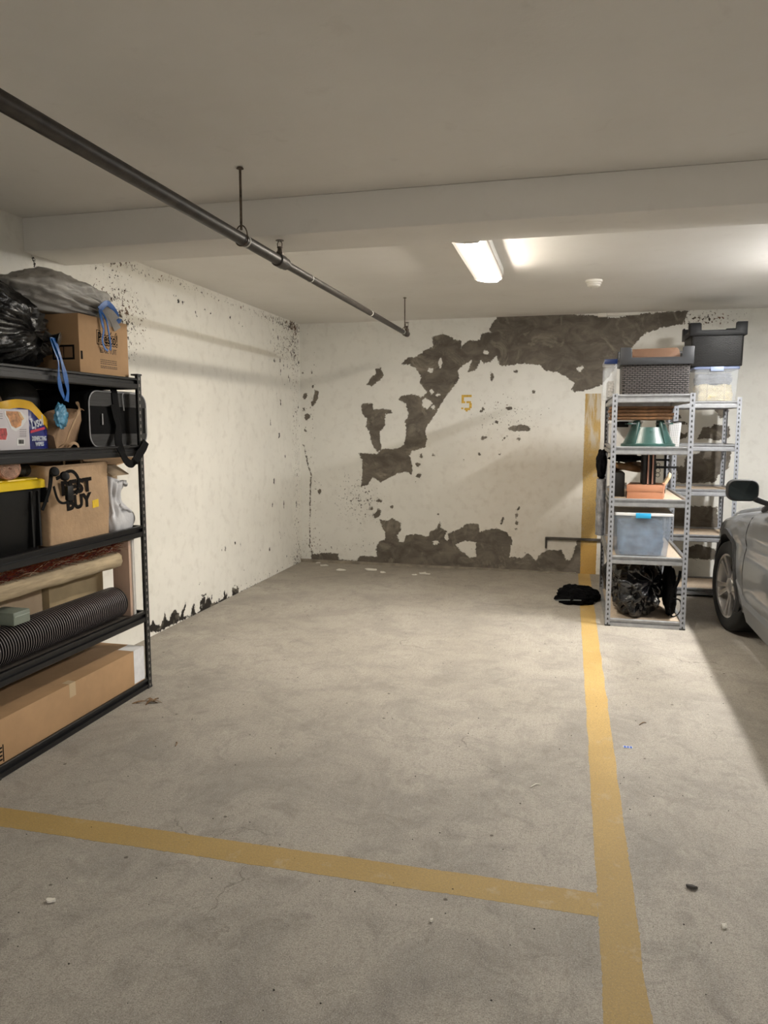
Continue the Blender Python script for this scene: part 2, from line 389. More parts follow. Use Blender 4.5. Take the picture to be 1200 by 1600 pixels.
# ceiling and beam
m, nt, b = newmat('ceiling_paint'); N = NB(nt); P = N.obj()
n1 = N.ramp(N.noise(1.3, 4, .6, P), .3, .72); n2 = N.ramp(N.noise(7, 5, .6, P, .6), .62, .74)
c = N.mix(n1, (.74, .715, .675), (.80, .78, .745)); c = N.mix(N.math('MULTIPLY', n2, .12), c, (.40, .36, .31))
N.l(c, b.inputs['Base Color']); b.inputs['Roughness'].default_value = .85; b.inputs['Specular IOR Level'].default_value = .2
N.l(N.bump(N.math('ADD', N.noise(9, 5, .6, P), N.math('MULTIPLY', N.noise(160, 2, .5, P), .12)), .16, .012), b.inputs['Normal'])
m_ceil = m
MB().box(XW - .1, XR + .1, YF_ - .1, YW + .1, ZC, ZC + .2).build('ceiling', m_ceil)['kind'] = 'structure'
MB().box(XW, XR, BEAM_Y0, BEAM_Y1, BEAM_Z, ZC).build('ceiling_beam', m_ceil, bevel=.006)['kind'] = 'structure'

# floor
m, nt, b = newmat('floor_concrete'); N = NB(nt); P = N.obj(); S = N.sep(P)
big = N.ramp(N.noise(.55, 5, .6, P, .4), .36, .66); mid = N.noise(2.1, 7, .70, P, .7); fin = N.noise(75, 4, .7, P); gr = N.noise(210, 3, .7, P)
c = N.mix(big, (.36, .325, .275), (.485, .445, .385))
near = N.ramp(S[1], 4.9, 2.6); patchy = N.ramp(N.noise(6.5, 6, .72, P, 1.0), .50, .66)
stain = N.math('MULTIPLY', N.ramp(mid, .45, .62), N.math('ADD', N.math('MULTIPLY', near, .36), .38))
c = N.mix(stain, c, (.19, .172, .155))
c = N.mix(N.math('MULTIPLY', near, .38), c, (.34, .32, .295))  # greyer near the viewer, also darkened to offset the added fill light
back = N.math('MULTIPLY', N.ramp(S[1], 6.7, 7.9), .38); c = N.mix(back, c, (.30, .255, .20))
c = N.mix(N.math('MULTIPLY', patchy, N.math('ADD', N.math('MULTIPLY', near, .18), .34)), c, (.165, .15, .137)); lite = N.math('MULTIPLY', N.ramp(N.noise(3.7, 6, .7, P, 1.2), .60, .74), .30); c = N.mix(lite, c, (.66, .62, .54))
c = N.mix(N.math('MULTIPLY', N.ramp(fin, .48, .66), .5), c, (.20, .18, .155))
c = N.mix(N.math('MULTIPLY', N.ramp(gr, .48, .62), .6), c, (.14, .122, .105))
c = N.mix(N.math('MULTIPLY', N.ramp(N.noise(260, 2, .6, P), .54, .68), .42), c, (.66, .62, .55))
brush = N.noise(8, 3, .6, N.scale(P, (9, 1.2, 1)), .3)
c = N.mix(N.math('MULTIPLY', N.ramp(brush, .48, .66), .22), c, (.25, .22, .18))
vz = N.n('ShaderNodeTexVoronoi'); vz.inputs['Scale'].default_value = 5.5; N.l(P, vz.inputs['Vector'])
c = N.mix(N.math('MULTIPLY', N.ramp(vz.outputs['Distance'], .052, .035), .8), c, (.07, .055, .045))
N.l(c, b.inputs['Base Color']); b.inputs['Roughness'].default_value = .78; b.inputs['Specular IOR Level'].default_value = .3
vc = N.n('ShaderNodeTexVoronoi', feature='DISTANCE_TO_EDGE'); vc.inputs['Scale'].default_value = .9
wv = N.n('ShaderNodeVectorMath', operation='ADD'); nz = N.n('ShaderNodeTexNoise'); nz.inputs['Scale'].default_value = 4; nz.inputs['Detail'].default_value = 5
sc_ = N.n('ShaderNodeVectorMath', operation='SCALE'); sc_.inputs['Scale'].default_value = .35; N.l(P, nz.inputs['Vector']); N.l(nz.outputs['Color'], sc_.inputs[0]); N.l(P, wv.inputs[0]); N.l(sc_.outputs[0], wv.inputs[1]); N.l(wv.outputs[0], vc.inputs['Vector'])
crack = N.math('MULTIPLY', N.ramp(vc.outputs['Distance'], .0035, .0012), N.ramp(N.noise(1.1, 2, .5, P), .54, .60))
c = N.mix(N.math('MULTIPLY', crack, .42), c, (.07, .06, .05)); N.l(c, b.inputs['Base Color'])
h = N.math('ADD', N.math('MULTIPLY', fin, .5), N.math('ADD', N.math('MULTIPLY', gr, .4), N.math('MULTIPLY', brush, .5)))
N.l(N.bump(h, .5, .004), b.inputs['Normal'])
m_floor = m
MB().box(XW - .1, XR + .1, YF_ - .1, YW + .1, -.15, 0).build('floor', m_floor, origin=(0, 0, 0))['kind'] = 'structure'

# yellow bay lines: worn paint, one on the floor along the bay and up the wall, one across the bay
def yellow(name, wear):
    m, nt, b = newmat(name); N = NB(nt); P = N.pos()
    n = N.noise(1.7, 4, .6, P); f = N.noise(120, 4, .7, P); k = N.noise(9, 5, .65, P)
    c = N.mix(N.ramp(n, .35, .65), (.46, .295, .085), (.58, .385, .13))
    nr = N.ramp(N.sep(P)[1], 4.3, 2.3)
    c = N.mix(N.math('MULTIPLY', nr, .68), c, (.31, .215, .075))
    c = N.mix(N.math('MULTIPLY', N.ramp(f, .47, .64), .55), c, (.25, .18, .085))
    c = N.mix(N.math('MULTIPLY', N.ramp(N.noise(260, 3, .7, P), .50, .64), .5), c, (.20, .15, .08))
    c = N.mix(N.math('MULTIPLY', N.ramp(k, .58, .68), wear), c, (.44, .37, .27))
    c = N.mix(N.math('MULTIPLY', N.ramp(N.noise(230, 2, .6, P), .62, .72), .4), c, (.75, .58, .28))
    if name.startswith('wall'):
        zz = N.sep(P)[2]; c = N.mix(N.math('MULTIPLY', N.ramp(zz, 1.30, 1.42), N.ramp(N.noise(4, 5, .6, N.scale(P, (6, 1, 1))), .40, .56)), c, (.52, .46, .36))
        c = N.mix(N.math('MULTIPLY', N.ramp(zz, .34, .30), .5), c, (.42, .21, .02))
    N.l(c, b.inputs['Base Color']); b.inputs['Roughness'].default_value = .7
    N.l(N.bump(f, .3, .003), b.inputs['Normal'])
    return m
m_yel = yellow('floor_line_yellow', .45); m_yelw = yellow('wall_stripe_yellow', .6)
def strip(name, a0, a1, b0, b1, along, mt, plane, seed):
    R = random.Random(seed); n = int(abs(a1 - a0) / .012) + 2; rings = []
    for k in range(n + 1):
        t = a0 + (a1 - a0) * k / n
        j0 = noise.noise(Vector((t * 5, seed, 0))) * .006 + noise.noise(Vector((t * 60, seed, 3))) * .0045
        j1 = noise.noise(Vector((t * 5, seed, 7))) * .006 + noise.noise(Vector((t * 60, seed, 11))) * .0045
        l, r = b0 + j0, b1 + j1
        if plane == 'floor':
            q = [(l, t, 0), (r, t, 0), (r, t, .0005), (l, t, .0005)] if along == 'y' else [(t, l, 0), (t, r, 0), (t, r, .0005), (t, l, .0005)]
        else: q = [(l, YW, t), (r, YW, t), (r, YW - .0015, t), (l, YW - .0015, t)]
        rings.append(q)
    o = MB().loft(rings).build(name, mt); o['kind'] = 'structure'; return o
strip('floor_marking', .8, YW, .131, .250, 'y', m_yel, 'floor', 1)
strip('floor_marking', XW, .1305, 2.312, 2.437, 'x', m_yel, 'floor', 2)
strip('wall_marking', .0, 1.90, .150, .312, 'z', m_yelw, 'wall', 3)
# concrete cove where the back wall meets the floor
m_curb = mat('skirting_concrete', (.26, .225, .18), .85, var=.35, vscale=9, bump=.6, bscale=40)
MB().prism([(XW, 0), (XW + 3.1, 0), (XW + 3.1, .012), (XW, .03)], 'y', YW - .05, YW).build('baseboard_back', m_curb)['kind'] = 'structure'

# stencilled 5
m_five = mat('stencil_yellow', (.60, .38, .06), .7, var=.3, vscale=40)
p0 = ony(721, 617, YW); p1 = ony(737, 643, YW); x0, z1, x1, z0 = p0.x, p0.z, p1.x, p1.z; w = x1 - x0; hh = z1 - z0
F = MB()
def fb(a, b_, c_, d_): F.box(x0 + w * a, x0 + w * b_, YW - .0015, YW, z0 + hh * c_, z0 + hh * d_)
fb(.02, .98, .86, 1); fb(.02, .24, .60, .86); fb(.02, .36, .50, .62); fb(.48, .92, .50, .62); fb(.76, 1, .20, .50); fb(.30, .86, .08, .22); fb(.42, .62, .0, .1); fb(0, .2, .14, .24)
tag(F.build('stencilled_number', m_five), 'faded yellow stencilled number 5 on the peeling white back wall', 'number')
# ================================================================== on the ceiling
m_steel = mat('pipe_dark_steel', (.034, .028, .024), .45, metal=.35, var=.5, vscale=14, bump=.15, bscale=60)
m_rod = mat('rusty_rod', (.10, .075, .055), .7, metal=.3, var=.8, vscale=45, bump=.3)
m_band = mat('white_pipe_tape', (.62, .60, .55), .7)
m_brass = mat('sprinkler_bronze', (.09, .07, .055), .4, metal=.6, var=.4)
PX_, PZ = -1.467, 2.40
t = thing('sprinkler_pipe', 'long dark steel sprinkler pipe running under the ceiling to the back wall', 'pipe', (PX_, 2.0, PZ - .03))
MB().tube([(PX_, -2.0, PZ), (PX_, 3.70, PZ)], .027, 16).build('pipe_section', m_steel, t, smooth=True)
MB().tube([(PX_, 3.70, PZ), (PX_, 6.80, PZ)], .0205, 16).build('pipe_section', m_steel, t, smooth=True)
MB().lathe([(.026, 3.655), (.034, 3.66), (.034, 3.735), (.031, 3.745), (.031, 3.775), (.022, 3.785)], (PX_, 0, PZ), 20, 'y').build('reducing_tee', m_steel, t, smooth=True)
MB().lathe([(.021, 6.74), (.027, 6.745), (.027, 6.80), (.018, 6.83), (.005, 6.838)], (PX_, 0, PZ), 16, 'y').build('end_elbow', m_steel, t, smooth=True)
for y in (3.70, 6.79):
    q = MB().lathe([(.018, .0), (.018, .045), (.013, .048), (.011, .062), (.014, .064), (.014, .07), (.006, .072)], (PX_, y, PZ), 14)
    q.tube([(PX_ - .011, y, PZ + .07), (PX_ - .013, y, PZ + .085), (PX_ - .004, y, PZ + .102)], .0025, 6).tube([(PX_ + .011, y, PZ + .07), (PX_ + .013, y, PZ + .085), (PX_ + .004, y, PZ + .102)], .0025, 6)
    q.lathe([(.021, .100), (.021, .1025), (.006, .106)], (PX_, y, PZ), 14)
    q.build('sprinkler_head', m_brass, t, smooth=True)
for y, r in ((3.27, .0275), (4.16, .021), (5.5, .021), (6.62, .021)):
    MB().lathe([(r + .0005, y), (r + .0015, y + .001), (r + .0015, y + .009), (r + .0005, y + .010)], (PX_, 0, PZ), 16, 'y').build('paint_band', m_band, t, smooth=True)
for y, r in ((3.235, .027), (6.70, .0205)):
    lab = 'rusty threaded hanger rod holding the pipe in front of the beam' if y < 5 else 'thin rusty hanger rod holding the pipe near the back wall'
    h = thing('pipe_hanger', lab, 'hanger', (PX_, y, ZC), 'rods the sprinkler pipe hangs from')
    MB().tube([(PX_, y, ZC), (PX_, y, PZ + r + .012)], .006 if y < 5 else .005, 8).build('rod', m_rod, h, smooth=True)
    MB().lathe([(.017, ZC - .006), (.012, ZC)], (PX_, y, 0), 12).build('ceiling_anchor', m_rod, h, smooth=True)
    ring = [(PX_ + (r + .004) * sin(a), y, PZ + (r + .004) * cos(a) + (.028 if cos(a) > .3 else 0) * max(0, cos(a))) for a in [2 * pi * k / 24 for k in range(25)]]
    MB().tube(ring, .0032, 6).build('ring', m_rod, h, smooth=True)

m_house = mat('fixture_white_metal', (.75, .74, .70), .5)
m_lens_dim = emit('fixture_lens_edge', (1.0, .84, .68), .15)
def fixture(name, label, xc, y0, y1, wdt, col, power, left=.46, right=.10):
    """wraparound light: white housing on the ceiling, lit lens below it, dim lens edges beside the lit part"""
    t = thing(name, label, 'light', (xc, (y0 + y1) / 2, ZC))
    a, b_ = xc - wdt / 2, xc + wdt / 2
    lip = .012 if left else .06  # wider lip on the out-of-view fixtures, shaped to block upward light
    MB().box(a - lip, b_ + lip, y0 - .01, y1 + .01, ZC - .05, ZC).build('housing', m_house, t, bevel=.004)
    me = emit(name + '_lens_glow', col, power)
    s, e = a + wdt * left, b_ - wdt * right; h = ZC - .0502
    MB().loft([[(s, y, h), (s, y, ZC - .090), (s + wdt * .06, y, ZC - .098), (e - wdt * .06, y, ZC - .098), (e, y, ZC - .090), (e, y, h)] for y in (y0, y1)]).build('diffuser', me, t)
    if not left:
        for x0, x1 in ((a - .02, a - .006), (b_ + .006, b_ + .02)): MB().box(x0, x1, y0 - .01, y1 + .01, ZC - .082, ZC - .05).build('spill_blocker', m_house, t)  # added blockers keep the out-of-view fixtures from lighting the ceiling
    if left: MB().loft([[(a, y, h), (a + .004, y, ZC - .068), (a + wdt * .12, y, ZC - .080), (s - .001, y, ZC - .084), (s - .001, y, h)] for y in (y0, y1)]).build('side_lens', m_lens_dim, t)
    if right: MB().loft([[(b_, y, h), (b_ - .002, y, ZC - .072), (e + .001, y, ZC - .082), (e + .001, y, h)] for y in (y0, y1)]).build('side_lens', m_lens_dim, t)
    for y in (y0, y1):
        s_ = .006 if y == y1 else -.006
        MB().loft([[(a - .003, yy, h), (a, yy, ZC - .074), (a + wdt * .15, yy, ZC - .090), (s + wdt * .06, yy, ZC - .102), (e - wdt * .06, yy, ZC - .102), (b_, yy, ZC - .080), (b_ + .003, yy, h)] for yy in (y, y + s_)]).build('end_cap', m_house, t)
    return t
fixture('ceiling_light', 'glowing warm fluorescent wraparound ceiling light behind the beam', -.612, 4.45, 5.64, .200, WARM, FIX_WARM)
fixture('ceiling_light', 'cool white ceiling light above the grey car, past the right edge', 1.78, 4.85, 6.05, .072, COOL, FIX_COOL, 0, 0)
fixture('ceiling_light', 'added fill light on the ceiling behind the viewer', 2.0, -3.6, -2.4, .200, COOL, FIX_FILL, 0, 0)  # added lamp out of view, brightens the foreground and beam face

m_det = mat('detector_white', (.72, .69, .62), .5)
d0 = onz(928, 438, ZC)
t = thing('smoke_detector', 'round white smoke detector on the ceiling right of the light', 'smoke detector', (d0.x, d0.y, ZC))
MB().lathe([(.066, ZC), (.066, ZC - .014), (.060, ZC - .018)], (d0.x, d0.y, 0), 28).build('base', m_det, t, smooth=True)
MB().lathe([(.056, ZC - .0185), (.058, ZC - .030), (.052, ZC - .034), (.052, ZC - .038), (.048, ZC - .048), (.026, ZC - .056), (.024, ZC - .052), (.0, ZC - .052)], (d0.x, d0.y, 0), 28).build('sensor_head', m_det, t, smooth=True)
# plastic trunking at the top of the back wall
t = thing('cable_trunking', 'short white plastic cable trunking along the top of the back wall', 'trunking', (.45, YW - .03, ZC - .03))
MB().box(.250, .335, YW - .045, YW - .001, ZC - .040, ZC - .001).build('junction_box', m_det, t, bevel=.004)
MB().box(.337, .66, YW - .03, YW - .001, ZC - .030, ZC - .001).build('trunking_channel', m_det, t, bevel=.003)
# ================================================================== boltless racks
def slotted(name, col, metal, rough, hole):
    m, nt, b = newmat(name); N = NB(nt); P = N.obj(); S = N.sep(P)
    u = N.math('MAXIMUM', N.math('ABSOLUTE', S[0]), N.math('ABSOLUTE', S[1]))
    fz = N.math('FRACT', N.math('DIVIDE', S[2], .0385))
    a = N.math('MULTIPLY', N.math('GREATER_THAN', fz, .25), N.math('LESS_THAN', fz, .72))
    wv = N.math('ADD', N.math('MULTIPLY', fz, -.006), .0085)
    k = N.math('MULTIPLY', a, N.math('LESS_THAN', N.math('ABSOLUTE', N.math('SUBTRACT', u, .019)), wv))
    n = N.ramp(N.noise(30, 4, .6, P), .3, .7)
    c = N.mix(n, tuple(x * .82 for x in col), tuple(min(1, x * 1.12) for x in col))
    N.l(N.mix(k, c, hole), b.inputs['Base Color']); N.l(N.math('MULTIPLY', N.math('SUBTRACT', 1.0, k), metal), b.inputs['Metallic'])
    b.inputs['Roughness'].default_value = rough
    return m
m_galvp = slotted('galvanised_post', (.30, .31, .335), .25, .45, (.03, .03, .03))
m_blkp = slotted('black_post', (.006, .006, .006), .0, .5, (.17, .16, .145))
m_galv = mat('galvanised_beam', (.34, .345, .355), .36, metal=.55, var=.15, vscale=25)
m_blk = mat('black_beam_enamel', (.0075, .0075, .0085), .38, spec=.4)
m_foot = mat('post_foot_plastic', (.02, .02, .02), .6)
m_board = mat('particle_board', (.50, .40, .30), .8, var=.22, vscale=120, bump=.15, bscale=200)
m_boardk = mat('dark_fibreboard', (.05, .04, .032), .8, var=.3, vscale=60)
def rack(name, label, x0, x1, y0, y1, zt, tiers, mp, mb_, mboard, group=None):
    t = thing(name, label, 'shelving rack', ((x0 + x1) / 2, (y0 + y1) / 2, 0), group)
    W, T = .038, .0022
    for X, sx in ((x0, 1), (x1, -1)):
        for Y, sy in ((y0, 1), (y1, -1)):
            q = MB()
            poly = [(0, 0), (sx * W, 0), (sx * W, sy * T), (sx * T, sy * T), (sx * T, sy * W), (0, sy * W)]
            q.prism([(X + a, Y + b_) for a, b_ in poly], 'z', .004, zt)
            p = q.build('post', mp, t, origin=(X, Y, 0))
            MB().box(min(X - sx * .002, X + sx * (W + .003)), max(X - sx * .002, X + sx * (W + .003)), min(Y - sy * .002, Y + sy * (W + .003)), max(Y - sy * .002, Y + sy * (W + .003)), 0, .012).build('foot', m_foot, p)
            if mp is m_blkp:
                MB().box(min(X - sx * .004, X + sx * (W + .002)), max(X - sx * .004, X + sx * (W + .002)), min(Y - sy * .004, Y + sy * (W + .002)), max(Y - sy * .004, Y + sy * (W + .002)), zt - .003, zt + .006).build('cap', m_foot, p)
    # beam section: lip, groove, rounded lower rib
    sec = [(-.012, .015), (.008, .015), (.012, .012), (.012, .003), (-.003, .002), (-.003, -.016), (.012, -.019), (.012, -.042), (.008, -.048), (-.012, -.048)]
    e = .0025
    for z in tiers:
        for Y, sy in ((y0, 1), (y1, -1)):
            MB().prism([(Y + sy * (.014 - a), z + b_) for a, b_ in sec], 'x', x0 + W * .5, x1 - W * .5).build('beam', mb_, t)
        for X, sx in ((x0, 1), (x1, -1)):
            MB().prism([(X + sx * (.014 - a), z + b_) for a, b_ in sec], 'y', y0 + W * .5, y1 - W * .5).build('beam', mb_, t)
        MB().box(x0 + .028, x1 - .028, y0 + .028, y1 - .028, z - .012, z).build('shelf_board', mboard, t)
    return t
# black rack on the left
CX0, CX1, CY0, CY1 = -2.965, -2.40, 2.60, 3.875
CT = [.045, .455, .965, 1.435, 1.815]
rack('shelving_rack', 'tall black boltless steel rack crammed with boxes and bags along the left wall', CX0, CX1, CY0, CY1, 1.848, CT, m_blkp, m_blk, m_boardk)
AX0, AX1, AY0, AY1 = .312, .902, 5.975, 7.19
AT = [.045, .545, .992, 1.392, 1.785]
rack('shelving_rack', 'grey galvanised rack nearest the viewer with green tree stand and clear tote', AX0, AX1, AY0, AY1, 1.806, AT, m_galvp, m_galv, m_board, 'grey galvanised racks')
BX0, BX1, BY0, BY1 = .915, 1.475, 7.22, 7.83
rack('shelving_rack', 'galvanised rack behind the first one, empty shelves, against the back wall beside the car', BX0, BX1, BY0, BY1, 1.818, [.065, .560, .980, 1.386, 1.770], m_galvp, m_galv, m_board, 'grey galvanised racks')

# ------------------------------------------------------------------ shared goods materials and shapes
m_card = mat('brown_cardboard', (.40, .245, .125), .8, var=.10, vscale=6, bump=.08, bscale=30)
m_cardd = mat('dark_cardboard', (.30, .175, .09), .8, var=.12, vscale=6, bump=.08, bscale=30)
m_cardl = mat('pale_cardboard', (.47, .35, .23), .8, var=.12, vscale=8, bump=.1, bscale=30)
m_ink = mat('black_print', (.012, .010, .009), .9, spec=.1)
m_inkb = mat('brown_black_print', (.07, .045, .03), .7)
m_kraft = mat('kraft_paper', (.43, .285, .165), .75, var=.14, vscale=9, bump=.5, bscale=16, bdist=.012)
m_kraftd = mat('brown_paper_bag', (.30, .185, .105), .75, var=.2, vscale=9, bump=.55, bscale=14, bdist=.015)
m_bagk = mat('black_bin_liner', (.003, .003, .0034), .28, bump=.55, bscale=17, bdist=.02, spec=.42)
m_bags = mat('glossy_black_sack', (.006, .006, .007), .18, bump=.45, bscale=7, bdist=.04, spec=.7)
m_bagg = mat('grey_translucent_liner', (.36, .345, .32), .42, var=.2, vscale=5, bump=.55, bscale=9, bdist=.02)
m_white = mat('white_plastic', (.70, .70, .70), .45, var=.06, vscale=10)
m_wbag = mat('white_carrier_bag', (.58, .58, .60), .3, var=.10, vscale=7, bump=.35, bscale=9, bdist=.02)
m_tie = mat('blue_drawstring', (.004, .095, .36), .32, var=.3, vscale=30, bump=.4, bscale=40)
m_black = mat('black_plastic', (.005, .005, .0055), .5, spec=.3, var=.2, vscale=30)
m_cloth = mat('black_nylon', (.0025, .0025, .003), .8, spec=.15, bump=.3, bscale=200)
m_fuzz = mat('black_fleece', (.0025, .0025, .003), .95, spec=.1, bump=1.0, bscale=55, bdist=.02)
def blob(name, c, rad, seed, mt, parent=None, tie=(1, 0, 0), pleat=22, pamp=.05, namp=.10, nscale=2.2, floor=None, sq=1.0, hf=.22, nu=72, nv=44, ceil=None):
    """a filled sack: ellipsoid with creases gathered towards the tied end"""
    t = Vector(tie).normalized(); a = t.orthogonal().normalized(); b = t.cross(a); rings = []
    for j in range(nv + 1):
        th = pi * (j + .02) / (nv + .04); ring = []
        for i in range(nu):
            ph = 2 * pi * i / nu
            d = t * cos(th) + (a * cos(ph) + b * sin(ph)) * sin(th)
            w = exp(-th * 1.15); pl = pamp * w * (sin(pleat * ph + 3 * noise.noise(d * 3 + Vector((seed, 0, 0)))) + .6 * sin(pleat * 1.7 * ph + seed)) * min(1, th * 2.2)
            f = 1 + pl + namp * noise.noise(d * nscale + Vector((seed * 3.3, seed, 0))) + namp * .5 * noise.noise(d * nscale * 2.6 + Vector((seed, 7, 0)))
            f += namp * hf * noise.noise(d * nscale * 7 + Vector((3, seed, 0)))
            f -= .10 * exp(-(th / .35) ** 2)
            if sq != 1.0:
                m_ = max(abs(d.x), abs(d.y), abs(d.z)); f *= (1 / m_) ** (1 - sq)
            p = Vector((c[0] + d.x * rad[0] * f, c[1] + d.y * rad[1] * f, c[2] + d.z * rad[2] * f))
            if floor is not None and p.z < floor: p.z = floor + (.0 if p.z < floor - .02 else .0)
            if ceil is not None and p.z > ceil: p.z = ceil
            ring.append(p)
        rings.append(ring)
    return MB().loft(rings).build(name, mt, parent, smooth=True, angle=180)
def rbox(x0, x1, y0, y1, z0, z1, name, mt, parent=None, r=.004, seg=2):
    return MB().box(x0, x1, y0, y1, z0, z1).build(name, mt, parent, bevel=r, bseg=seg)

# ================================================================== goods on the black rack
E1 = .0012
# --- top shelf
z0 = CT[4] + E1
t = thing('cardboard_box', 'brown cardboard box printed with a bubble logo on the top shelf of the black rack', 'box', (-2.66, 3.63, z0))
rbox(-2.87, -2.46, 3.41, 3.852, z0, 2.135, 'carton', m_card, t, .006)
bx = -2.4595
text('Presto!', .080, M_X(3.655, 2.027, bx), m_ink, t, 'logo_outline', fat=.0115, sx=.78)
text('Presto!', .080, M_X(3.655, 2.027, bx + .0012), m_card, t, 'logo_gap', fat=.0072, sx=.78)
text('Presto!', .080, M_X(3.655, 2.027, bx + .0024), m_ink, t, 'lettering', fat=.0012, sx=.78)
text('EDGE TUIT', .040, M_X(3.66, 1.963, bx), m_inkb, t, width=.15)
q = MB(); R = random.Random(3)
for k, zz in enumerate((1.912, 1.902, 1.892, 1.878, 1.870)):
    y = 3.585 - .0
    while y < 3.735:
        w_ = R.uniform(.006, .02); q.box(bx, bx + .0005, y, min(y + w_, 3.75), zz, zz + .004); y += w_ + .004
q.build('fine_print', m_inkb, t)
MB().box(bx, bx + .0006, 3.418, 3.434, 1.902, 1.945).build('edge_mark', m_ink, t)
MB().box(-2.62, -2.49, 3.4085, 3.4098, 1.90, 1.975).box(-2.61, -2.555, 3.408, 3.4086, 1.91, 1.965, 1).box(-2.55, -2.50, 3.408, 3.4086, 1.91, 1.965, 1).build('side_mark', [m_ink, m_cardd], t)
MB().box(-2.87, -2.47, 3.61, 3.655, 2.1352, 2.1358).build('packing_tape', mat('clear_tape', (.48, .36, .22), .3), t)

t = thing('trash_bag', 'large black bin bag with blue drawstring at the left end of the top shelf', 'bin bag', (-2.66, 2.95, z0))
blob('bag_body', (-2.665, 2.905, 2.005), (.245, .415, .235), 4, m_bagk, t, tie=(.86, .48, -.02), pleat=24, pamp=.11, namp=.11, floor=z0, nu=110, nv=60)
tp = Vector((-2.425, 3.150, 1.975))
R = random.Random(2)
MB().lathe([(.032, -.03), (.018, 0), (.026, .018), (.040, .035), (.030, .040)], (0, 0, 0), 16).build('knot', m_bagk, t, origin=(0, 0, 0)).matrix_local = Matrix.Translation(tp - ORG[t]) @ Vector((.86, .48, -.25)).to_track_quat('Z', 'Y').to_matrix().to_4x4()
a = [onx(80, 527, -2.395), onx(86, 545, -2.385), onx(91, 565, -2.375), onx(92, 590, -2.372), onx(95, 608, -2.372), onx(102, 626, -2.372)]
b_ = [onx(84, 528, -2.39), onx(92, 550, -2.375), onx(99, 575, -2.368), onx(104, 598, -2.366), onx(106, 612, -2.366), onx(104, 627, -2.368)]
def smooth_path(P, n=6):
    P = [Vector(p) for p in P]; out = []
    for i in range(len(P) - 1):
        p0, p1, p2, p3 = P[max(i - 1, 0)], P[i], P[i + 1], P[min(i + 2, len(P) - 1)]
        for k in range(n):
            s = k / n; out.append(.5 * ((2 * p1) + (p2 - p0) * s + (2 * p0 - 5 * p1 + 4 * p2 - p3) * s * s + (3 * p1 - p0 - 3 * p2 + p3) * s ** 3))
    return out + [P[-1]]
MB().ribbon(smooth_path(a), [.018 + .010 * sin(k * .35) for k in range(31)], (0, 1, .25)).ribbon(smooth_path(b_), [.024 + .008 * cos(k * .4) for k in range(31)], (0, 1, -.2)).build('drawstring', m_tie, t, smooth=True)
t = thing('trash_bag', 'pale grey bin bag with blue drawstring lying on the bubble logo box', 'bin bag', (-2.69, 3.55, 2.137))
o = blob('bag_body', (-2.70, 3.535, 2.238), (.225, .375, .125), 21, m_bagg, t, tie=(.62, .45, -.42), pleat=15, pamp=.12, namp=.20, nscale=2.0, floor=2.1385, nu=100, nv=54)
knot = onx(156, 483, -2.47)
q = MB()
for k in range(9):
    a_ = 2 * pi * k / 9; d = Vector((.3 * cos(a_), .75 + .25 * cos(a_), .55 * sin(a_) - .25)) * .10
    q.ribbon(smooth_path([knot, knot + d * .5 + Vector((.012, 0, .008)), knot + d * (1 + .3 * sin(k * 5)) + Vector((.0, 0, -.02))], 4), [.008 + .0045 * j for j in range(9)], (.4, .1, 1))
q.build('gathered_neck', m_bagg, t, smooth=True)
lp = [onx(155, 484, -2.45), onx(166, 474, -2.44), onx(175, 480, -2.44), onx(183, 492, -2.44), onx(186, 500, -2.442), onx(181, 502, -2.445)]
q = MB().ribbon(smooth_path(lp), .032, (0, -.45, .9))
for pp in ([(156, 484), (159, 497), (162, 515), (160, 532), (164, 544), (169, 548)], [(157, 484), (166, 500), (170, 520), (173, 540), (172, 547)], [(155, 484), (158, 500), (161, 512)]):
    q.ribbon(smooth_path([onx(x, y, -2.446 + .002 * i) for i, (x, y) in enumerate(pp)]), .012, (0, 1, .2))
q.build('drawstring', m_tie, t, smooth=True)

# --- second shelf
z0 = CT[3] + E1
m_green = mat('green_print_card', (.22, .42, .10), .6); 
tag(rbox(-2.80, -2.47, 2.56, 2.845, z0, 1.79, 'green_carton', m_green, None, .004), 'green carton at the left edge on the second shelf', 'box')
t = thing('food_box', 'white and lilac food carton printed with fried snacks and a barcode', 'box', (-2.52, 2.66, z0))
m_fb = mat('lilac_white_card', (.56, .53, .56), .5, var=.05, vscale=4)
rbox(-2.465, -2.420, 2.38, 2.962, z0, 1.632, 'carton', m_fb, t, .003)
fx = -2.4196
m_food = mat('fried_food_print', (.52, .24, .09), .5, var=.55, vscale=42); m_dip = mat('bread_print', (.66, .44, .22), .5, var=.2, vscale=30); m_berry = mat('berry_print', (.45, .05, .05), .5, var=.7, vscale=60)
Fp = lambda pts: [onx(x, y, fx).yz for x, y in pts]
z3 = lambda pts: [(x / 9.23, 570 + y / 9.23) for x, y in pts]
def decal(poly, name, mt, k=0): return MB().prism([tuple(p) for p in Fp(poly)], 'x', fx - .0004, fx + .0006 + .0005 * k).build(name, mt, t)
decal(z3([(60, 668), (300, 672), (370, 740), (380, 800), (330, 880), (230, 965), (160, 920), (110, 800), (62, 720)]), 'bowl_picture', m_white, 0)
decal(z3([(85, 668), (255, 672), (320, 760), (300, 880), (225, 915), (165, 880), (125, 780), (88, 720)]), 'snack_picture', m_food, 1)
decal(z3([(255, 674), (285, 680), (345, 780), (322, 800), (270, 720)]), 'bread_picture', m_dip, 2)
decal(z3([(-10, 900), (100, 905), (112, 1000), (90, 1095), (-10, 1090)]), 'berry_tray_picture', m_white, 0)
decal(z3([(-10, 915), (90, 915), (104, 1000), (84, 1082), (-10, 1080)]), 'berry_picture', m_berry, 1)
decal(z3([(245, 1058), (360, 1060), (358, 1165), (245, 1165)]), 'barcode_panel', m_white, 0)
